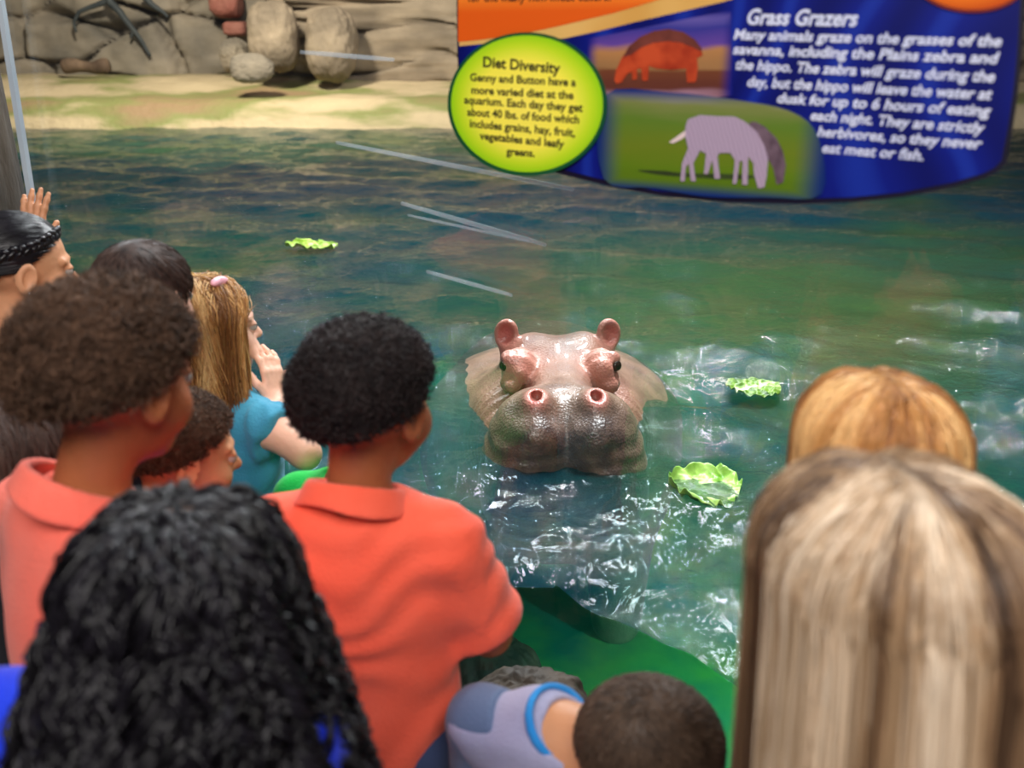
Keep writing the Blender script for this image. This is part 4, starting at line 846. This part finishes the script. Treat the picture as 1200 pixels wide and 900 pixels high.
def slick_hair(seed):
    V, Q, t = short_hair(.07, 3200, .085, .02, .0011, (0, 1, .25), seed, .05, .05, 9)
    parts = [(V, Q)]; ts = [t]
    tb = np.linspace(0, 1, 60); bd = np.stack([np.interp(tb, [0, .45, 1], [.15, .92, .62]), np.interp(tb, [0, .45, 1], [.86, .22, -.80]), np.interp(tb, [0, .45, 1], [.60, .34, -.12])], -1); bd /= np.linalg.norm(bd, axis=1)[:, None]; bc_ = SK_C + bd * SK_R * 1.055
    for k in range(3):
        a_ = tb * 6.28 * 5 + k * 2.094; pb = bc_ * (1 + .03 * np.sin(2 * a_)[:, None]) + np.stack([0 * a_, 0 * a_, .0075 * np.sin(a_)], -1)
        V_, Q_, _ = strand_mesh(pb[None], .0055, .0045, np.array([.5]), 10, k); parts.append((V_, Q_)); ts.append(np.full(len(V_), .35 + .15 * k))
    for k in range(0):
        q = np.array([.070 - .0012 * (k - 3) ** 2 * .25, .062 - k * .018, .060 - .004 * k + .012 * math.sin(k)]); D, Qb = uvball(1, 10)
        D = D * np.array([.014, .016, .011]); parts.append((D + q + np.array([.006, 0, .006 * (-1) ** k]), Qb)); ts.append(np.full(len(D), .5 + .2 * (-1) ** k))
    D, Qb = uvball(1, 24); D = D * np.array([.042, .036, .042]) * (1 + .06 * np.sin(D[:, 2:3] * 18 + D[:, :1] * 9)); parts.append((D + np.array([0, -.125, .02]), Qb)); ts.append(np.full(len(D), .4))
    V, Q = merge(parts); return V, Q, np.concatenate(ts)

# ---- materials of people
def skinmat(name, c, c2): 
    m = simple(name, c, c2, .48, 9, .12, 90, spec=.4); b = m.node_tree.nodes['Principled BSDF']; b.inputs['Subsurface Weight'].default_value = .04; b.inputs['Subsurface Radius'].default_value = (.02, .008, .004); b.inputs['Subsurface Scale'].default_value = .3; return m
SKIN = {'brown': skinmat('skin_brown', srgb(150, 84, 52), srgb(172, 100, 62)), 'tan': skinmat('skin_tan', srgb(196, 136, 96), srgb(212, 152, 112)), 'fair': skinmat('skin_fair', srgb(228, 172, 146), srgb(238, 188, 162)), 'mid': skinmat('skin_mid', srgb(204, 142, 104), srgb(218, 160, 122))}
H_BLACK = hairmat('hair_black', [(0, (.0025, .002, .003)), (1, (.012, .010, .015))], .30, .36)
H_DARK = hairmat('hair_dark', [(0, (.007, .005, .006)), (1, (.030, .019, .018))], .5, .22)
H_AFRO = hairmat('hair_dark_brown', [(0, (.024, .012, .007)), (1, (.15, .08, .048))], .6, .2)
H_BROWN = hairmat('hair_brown', [(0, (.030, .018, .012)), (1, (.15, .092, .060))], .5, .3)
H_DEEP = hairmat('hair_deep_brown', [(0, (.010, .006, .006)), (1, (.095, .058, .046))], .5, .2)
H_GOLD = hairmat('hair_golden', [(0, srgb(120, 78, 40)), (.45, srgb(190, 138, 78)), (1, srgb(244, 208, 146))], .42)
H_STRAW = hairmat('hair_strawberry', [(0, srgb(148, 92, 48)), (.5, srgb(204, 146, 84)), (1, srgb(238, 192, 130))], .42)
H_ASH = hairmat('hair_ash_blonde', [(0, srgb(76, 55, 40)), (.32, srgb(132, 101, 74)), (.62, srgb(178, 146, 112)), (1, srgb(238, 218, 194))], .40)
def cloth(name, c, c2=None, r=.8, sc=220): return simple(name, c, c2, r, 9, .25, sc, spec=.25, sheen=.15)
CORAL = cloth('coral_knit', srgb(240, 92, 66), srgb(246, 104, 78)); CORAL2 = cloth('coral_pale_knit', srgb(240, 106, 88), srgb(246, 122, 104)); ROYAL = cloth('royal_blue_cloth', srgb(8, 40, 190), srgb(14, 54, 210))
TEAL = cloth('teal_cotton', srgb(58, 140, 172), srgb(74, 158, 188)); GREEN = cloth('green_knit', srgb(10, 190, 70), srgb(24, 206, 84)); BLACKC = cloth('black_cloth', srgb(20, 20, 26), srgb(28, 28, 36)); GREYC = cloth('lavender_grey_knit', srgb(150, 150, 184), srgb(168, 168, 198))
SKYB = cloth('bright_blue_knit', srgb(30, 128, 206), srgb(44, 144, 218)); DENIM = cloth('denim', srgb(40, 52, 84), srgb(58, 72, 108)); KHAKI = cloth('khaki_cloth', srgb(130, 112, 86), srgb(150, 130, 100)); PALEP = cloth('pale_stripe', srgb(248, 190, 176), srgb(250, 204, 190)); SHOE = simple('shoe_rubber', (.05, .05, .06), (.09, .09, .1), .6); WHITEC = cloth('white_cloth', srgb(220, 220, 224))
PLUM = cloth('plum_cotton', srgb(70, 34, 52), srgb(84, 44, 62))
SLATE = cloth('slate_knit', srgb(86, 104, 140), srgb(100, 118, 152))
EYEW = simple('eye_white', (.42, .39, .36), None, .2, 4); IRIS = simple('iris_brown', (.03, .015, .008), None, .1)

def person(g, label, skin, h=.0046, hair=None, hairm=None, clothes=(), eyes=True):
    root = empty('person', tuple(g.root), g.rz, label, 'person')
    lo = [-.34 * g.S - .02, -.26 * g.S, -.002]; hi = [.34 * g.S + .02, .36 * g.S, g.hc[2] + .14 * g.hs]
    for a in g.arm.values():
        for p in (a[1], a[2] + np.array(a[3]) * .0):
            for i in range(3): lo[i] = min(lo[i], p[i] - .17 if p is not a[1] else p[i] - .06); hi[i] = max(hi[i], p[i] + .17 if p is not a[1] else p[i] + .06)
    for i in range(3): lo[i] = min(lo[i], g.hc[i] - .14 * g.hs); hi[i] = max(hi[i], g.hc[i] + .14 * g.hs)
    lo[2] = max(lo[2], -.002)
    V, Q = nets(body_f(g), lo, hi, h); obj('body', mesh('person_body', V, Q), SKIN[skin], root)
    if hair:
        V, Q, t = hair; V = (V * g.hs) @ g.R.T + g.hc; obj('hair', mesh('hair', V, Q, True, {'tone': t}), hairm, root)
    for nm, f, m, l2, h2, hh in clothes:
        V, Q = nets(f, l2 if l2 is not None else lo, h2 if h2 is not None else hi, hh, slack=1.9); obj(nm, mesh(nm, V, Q), m, root)
    for sd in (-1, 1):
        D, Q = uvball(1, 14); D = D * np.array([.05, .115, .045]) * g.S * .85; D[:, 2] = np.maximum(D[:, 2], -.02 * g.S)
        obj('shoe', mesh('shoe', D, Q), SHOE, root, tuple(g.J(sd * .082, .035, .0) + np.array([0, 0, .021 * g.S])))
        if eyes:
            D, Q = uvball(.0122 * g.hs, 14); c = g.hc + g.R @ np.array([sd * .030, .0742, .001]) * g.hs; e = obj('eye', mesh('eye', D, Q), EYEW, root, tuple(c))
            D, Q = uvball(.0078 * g.hs, 12); c2 = g.R @ np.array([0, .0056, 0]) * g.hs; obj('iris', mesh('iris', D, Q), IRIS, e, tuple(c2))
    return root
def zone(g, z0, z1, hx=.30, hy=.26): return (-hx * g.S, -hy * g.S, z0 * g.S), (hx * g.S, hy * g.S, z1 * g.S)
def std_clothes(g, top, bottom, top_name='shirt', cut=.1, hh=.006, **k):
    l1, h1 = zone(g, k.get('hem', .58) - .02, 1.10); a = [p for v in g.arm.values() for p in (v[1],)]
    l1 = tuple(min([l1[i]] + [p[i] - .07 for p in a]) if i != 2 else l1[i] for i in range(3)); h1 = tuple(max([h1[i]] + [p[i] + .07 for p in a]) if i != 2 else max([h1[i]] + [p[i] + .07 for p in a]) for i in range(3))
    l2, h2 = zone(g, cut - .02, .76)
    return [(top_name, torso_cloth(g, **k), top, l1, h1, hh)] + ([('shorts' if cut > .3 else 'trousers', legs_f(g, .016, cut), bottom, l2, h2, .008)] if bottom else [])
rad_ = math.radians
FOLD = {1: ((.165, .04, .79), (.05, .20, .80), (-.9, .3, .1), (0, -.5, -1), .5), -1: ((-.165, .04, .79), (-.05, .21, .78), (.9, .3, .1), (0, -.5, -1), .5)}

DOWN = {1: ((.158, .0, .78), (.135, .07, .61), (0, .4, -1), (-1, 0, 0), .4), -1: ((-.158, .0, .78), (-.135, .07, .61), (0, .4, -1), (1, 0, 0), .4)}
# boy in the coral polo shirt at the centre
hc = atd(432, 474, 1.31); g = fig(hc, (hc[0] - .02, hc[1] - .015), rad_(-8), rad_(-30), rad_(-4), 0, 1.0, hc[2] / 1.165, .95, {1: ((.185, .05, .80), (.06, .21, .83), (-.9, .35, .1), (0, -.4, -1), .5), -1: DOWN[-1]})
person(g, 'boy with short dark curls in a plain coral polo shirt, seen from behind', 'brown', .0046, coil_hair(.145, 5200, .0042, .014, 1.6, .0011, 3, .22, 7), H_DARK,
       std_clothes(g, CORAL, DENIM, hem=.56, sleeve=.86, sl_r=.062, cut=.34, hh=.0055, seed=3, infl=.016) + [('collar', collar_f(g), CORAL, tuple(g.nb - .13), tuple(g.nb + .13), .0042)])
# boy with the round afro
hc = atd(134, 448, 1.16); g = fig(hc, (hc[0] - .045, hc[1] - .02), rad_(-42), rad_(-30), rad_(-8), 0, 1.0, hc[2] / 1.165, .95, DOWN)
def stripe_f(g, sd, t0, t1):
    sh, el = g.arm[sd][0], g.arm[sd][1]; ax = (el - sh) / np.linalg.norm(el - sh); L_ = np.linalg.norm(el - sh)
    def f(P):
        q = (P - sh.astype(np.float32)); t = q @ ax.astype(np.float32); r = np.sqrt(np.maximum((q * q).sum(1) - t * t, 0)); rr = (.052 + (.0605 - .052) * np.clip(t / (L_ * .80), 0, 1)) * g.S
        return np.maximum(np.abs(r - rr) - .0045, np.maximum(t0 * L_ - t, t - t1 * L_))
    return f
s0 = g.arm[1][0]; e0 = g.arm[1][1]; zl, zh = tuple(np.minimum(s0, e0) - .09), tuple(np.maximum(s0, e0) + .09)
person(g, 'boy with a big brown afro in a coral polo shirt with pale sleeve stripes', 'brown', .0042, coil_hair(.215, 6500, .0055, .020, 1.3, .0009, 8, .16, 5), H_AFRO,
       std_clothes(g, CORAL2, ROYAL, hem=.60, sleeve=.80, sl_r=.060, cut=.34, hh=.0055, seed=6, infl=.016) + [('collar', collar_f(g), CORAL2, tuple(g.nb - .13), tuple(g.nb + .13), .0042),
       ('sleeve_stripe', stripe_f(g, 1, .50, .57), PALEP, zl, zh, .004), ('sleeve_stripe', stripe_f(g, 1, .70, .78), PALEP, zl, zh, .004)])
# woman with long black curls, nearest on the left
hc = atd(222, 716, .87); g = fig(hc, (hc[0] - .055, hc[1] - .01), rad_(-4), rad_(-8), rad_(-6), 0, .97, hc[2] / 1.095, 1.0, DOWN)
person(g, 'person with long black curly hair and a royal blue shirt, closest at the left', 'mid', .006, curly_long(420, .36, 5, .25, .04, .85), H_BLACK, std_clothes(g, ROYAL, DENIM, hem=.5, sleeve=.6, cut=.1, hh=.007, seed=9))
# blonde nearest on the right
hc = atd(1046, 712, .76); g = fig(hc, (hc[0] + .045, hc[1] - .005), rad_(3), rad_(5), rad_(-6), 0, 1.12, hc[2] / 1.165, .72, DOWN)
person(g, 'person with long straight ash blonde hair, closest at the right', 'fair', .006, straight_long(7500, .40, .0009, 12, .15, .16, .14, -.012, .004, 1.0, 24, 1.0, 10, -.03, .06, .012), H_ASH, std_clothes(g, BLACKC, DENIM, hem=.5, sleeve=.6, cut=.1, hh=.007, seed=12))
# strawberry blonde standing at the glass on the right
hc = atd(1022, 546, 1.06); g = fig(hc, (hc[0] + .07, hc[1] - .01), rad_(8), rad_(6), rad_(-4), 0, .98, hc[2] / 1.165, .72, DOWN)
person(g, 'person with strawberry blonde hair at the window, in front of the ash blonde', 'fair', .006, straight_long(5000, .25, .0010, 15, .12, .10, .04, 0, .004, 1.0, 22, 1.0, 8, -.02, .06, .012), H_STRAW, std_clothes(g, PLUM, DENIM, hem=.5, sleeve=.6, cut=.1, hh=.007, seed=15))
# golden blonde girl in the teal dress at the glass
hc = atd(246, 384, 1.95); ew = atd(358, 532, 1.90)
g = fig(hc, (hc[0] + .015, hc[1] - .02), rad_(-28), rad_(-58), rad_(-2), 0, .98, hc[2] / 1.165, .95, {1: (ew, atd(322, 470, 1.97), (-.25, .25, 1), (-1, .1, 0), .25), -1: ((-.15, .08, .81), (-.03, .17, .90), (.1, .3, 1), (1, .1, 0), .25)})
girl = person(g, 'golden haired girl in a teal dress with ruffled cap sleeves and pink hair clip', 'fair', .0036, straight_long(4200, .26, .0010, 18, .24, .10, .12, .01, .015, 1.5, 24, 1.15, 8, .02, .16, .02, .8), H_GOLD,
       std_clothes(g, TEAL, None, 'dress', hem=.38, sleeve=.26, sl_r=.062, hh=.006, seed=18, flare=.07, cap=True, infl=.012))
bw = empty('b', (0, 0, 0)); bpy.data.objects.remove(bw)
c = g.hc + g.R @ (np.array([.060, .008, .106]) * g.hs)
D, Q = uvball(1, 16); D1 = D * np.array([.012, .022, .010]); D1[:, 0] *= .5 + .5 * np.abs(D[:, 1]); D1 = D1 @ (g.R @ Rz(.6)).T
obj('hair_clip', mesh('hair_clip', D1, Q), simple('pink_clip', srgb(244, 180, 196), None, .3), girl, tuple(c))
# small child with short curls between them
hc = atd(212, 532, 1.56); g = fig(hc, (hc[0] + .015, hc[1] - .035), rad_(-45), rad_(-58), rad_(-10), 0, .93, hc[2] / 1.165, .62, DOWN)
person(g, 'small child with short brown curls and a blue shirt, below the golden haired girl', 'tan', .0044, coil_hair(.12, 5000, .0036, .010, 1.5, .0010, 22, .2, 7), H_AFRO, std_clothes(g, ROYAL, KHAKI, hem=.56, sleeve=.7, cut=.34, hh=.007, seed=21))
# green shirt behind the centre boy
hc = atd(420, 492, 1.72); g = fig(hc, (hc[0] - .02, hc[1] - .01), rad_(-20), rad_(-30), rad_(-4), 0, .93, hc[2] / 1.165, .9, DOWN)
person(g, 'child in a bright green shirt mostly hidden behind the centre boy', 'brown', .006, coil_hair(.10, 2500, .0036, .010, 1.5, .0012, 25, .2, 7), H_DARK, std_clothes(g, GREEN, DENIM, hem=.56, sleeve=.8, cut=.34, hh=.006, seed=24, neck=.05))
# girl with slicked back black hair, hand on the glass beside the post
hc = atd(24, 316, 1.86); g = fig(hc, (hc[0] - .015, hc[1] - .02), rad_(-38), rad_(-52), rad_(-6), 0, 1.0, hc[2] / 1.165, .98,
    {-1: (atd(18, 420, 1.90), atd(40, 294, 2.06), np.array([.06, .12, 1]), np.array([.25, 1, 0]), .08), 1: DOWN[1]})
wg = person(g, 'girl with braided slicked black hair and stud earring, hand on the glass', 'mid', .0036, slick_hair(28), H_BLACK, std_clothes(g, BLACKC, DENIM, hem=.56, sleeve=0, cut=.1, hh=.006, seed=27, strap=1, neck=.07, drop=-.03))
D, Q = uvball(.0042, 10); obj('earring', mesh('earring', D, Q), simple('silver', (.8, .8, .82), None, .15, metal=1.0), wg, tuple(g.hc + g.R @ np.array([.083, -.004, -.030])))
# boy with straight brown hair behind the afro
hc = atd(172, 348, 1.64); g = fig(hc, (hc[0] - .10, hc[1] - .02), rad_(-20), rad_(-30), rad_(-8), 0, .84, hc[2] / 1.165, .56, DOWN)
person(g, 'child with smooth straight dark brown hair, only the top of the head showing', 'fair', .006, short_hair(.12, 4200, .055, .05, .0011, (.1, -.35, .9), 31, .10, .08, 7, .2), H_DEEP, std_clothes(g, BLACKC, DENIM, hem=.56, sleeve=.7, cut=.1, hh=.007, seed=30))
# long dark hair at the left edge
hc = atd(6, 545, 1.48); g = fig(hc, (hc[0] - .06, hc[1] - .05), rad_(-25), rad_(-30), rad_(-6), 0, 1.0, hc[2] / 1.165, .8, DOWN)
person(g, 'child with long dark brown hair behind the shoulder of the afro boy', 'fair', .006, straight_long(3600, .24, .0012, 34, .16, .06, .12, 0, .006, 1.2, 22, 1.0, 8, .05), H_DEEP, std_clothes(g, BLACKC, DENIM, hem=.5, sleeve=.6, cut=.1, hh=.007, seed=33))
# toddler leaning at the bottom
hc = atd(754, 886, 1.19); nbw = atd(655, 850, 1.25); sc_ = .70
g = fig(hc, (nbw[0] + .045, nbw[1] - .01), rad_(-25), rad_(-70), rad_(-32), rad_(24), .98, nbw[2] / 1.015, 1.15, FOLD, (-.045, 0))
person(g, 'small boy with buzzed brown hair leaning over, grey shirt with blue collar', 'tan', .0044, short_hair(.045, 6500, .013, .05, .0008, (.0, -.55, .85), 37, .25, .05, 5, .5), H_BROWN,
       std_clothes(g, GREYC, DENIM, hem=.50, sleeve=.7, cut=.34, hh=.005, seed=36, neck=.06, wr=.004) + [('collar', ring_f(g, .062, .006), SKYB, tuple(g.nb - .12), tuple(g.nb + .12), .0036)] + sleeves(g, .0042, .72, {1: SKYB, -1: SLATE}))
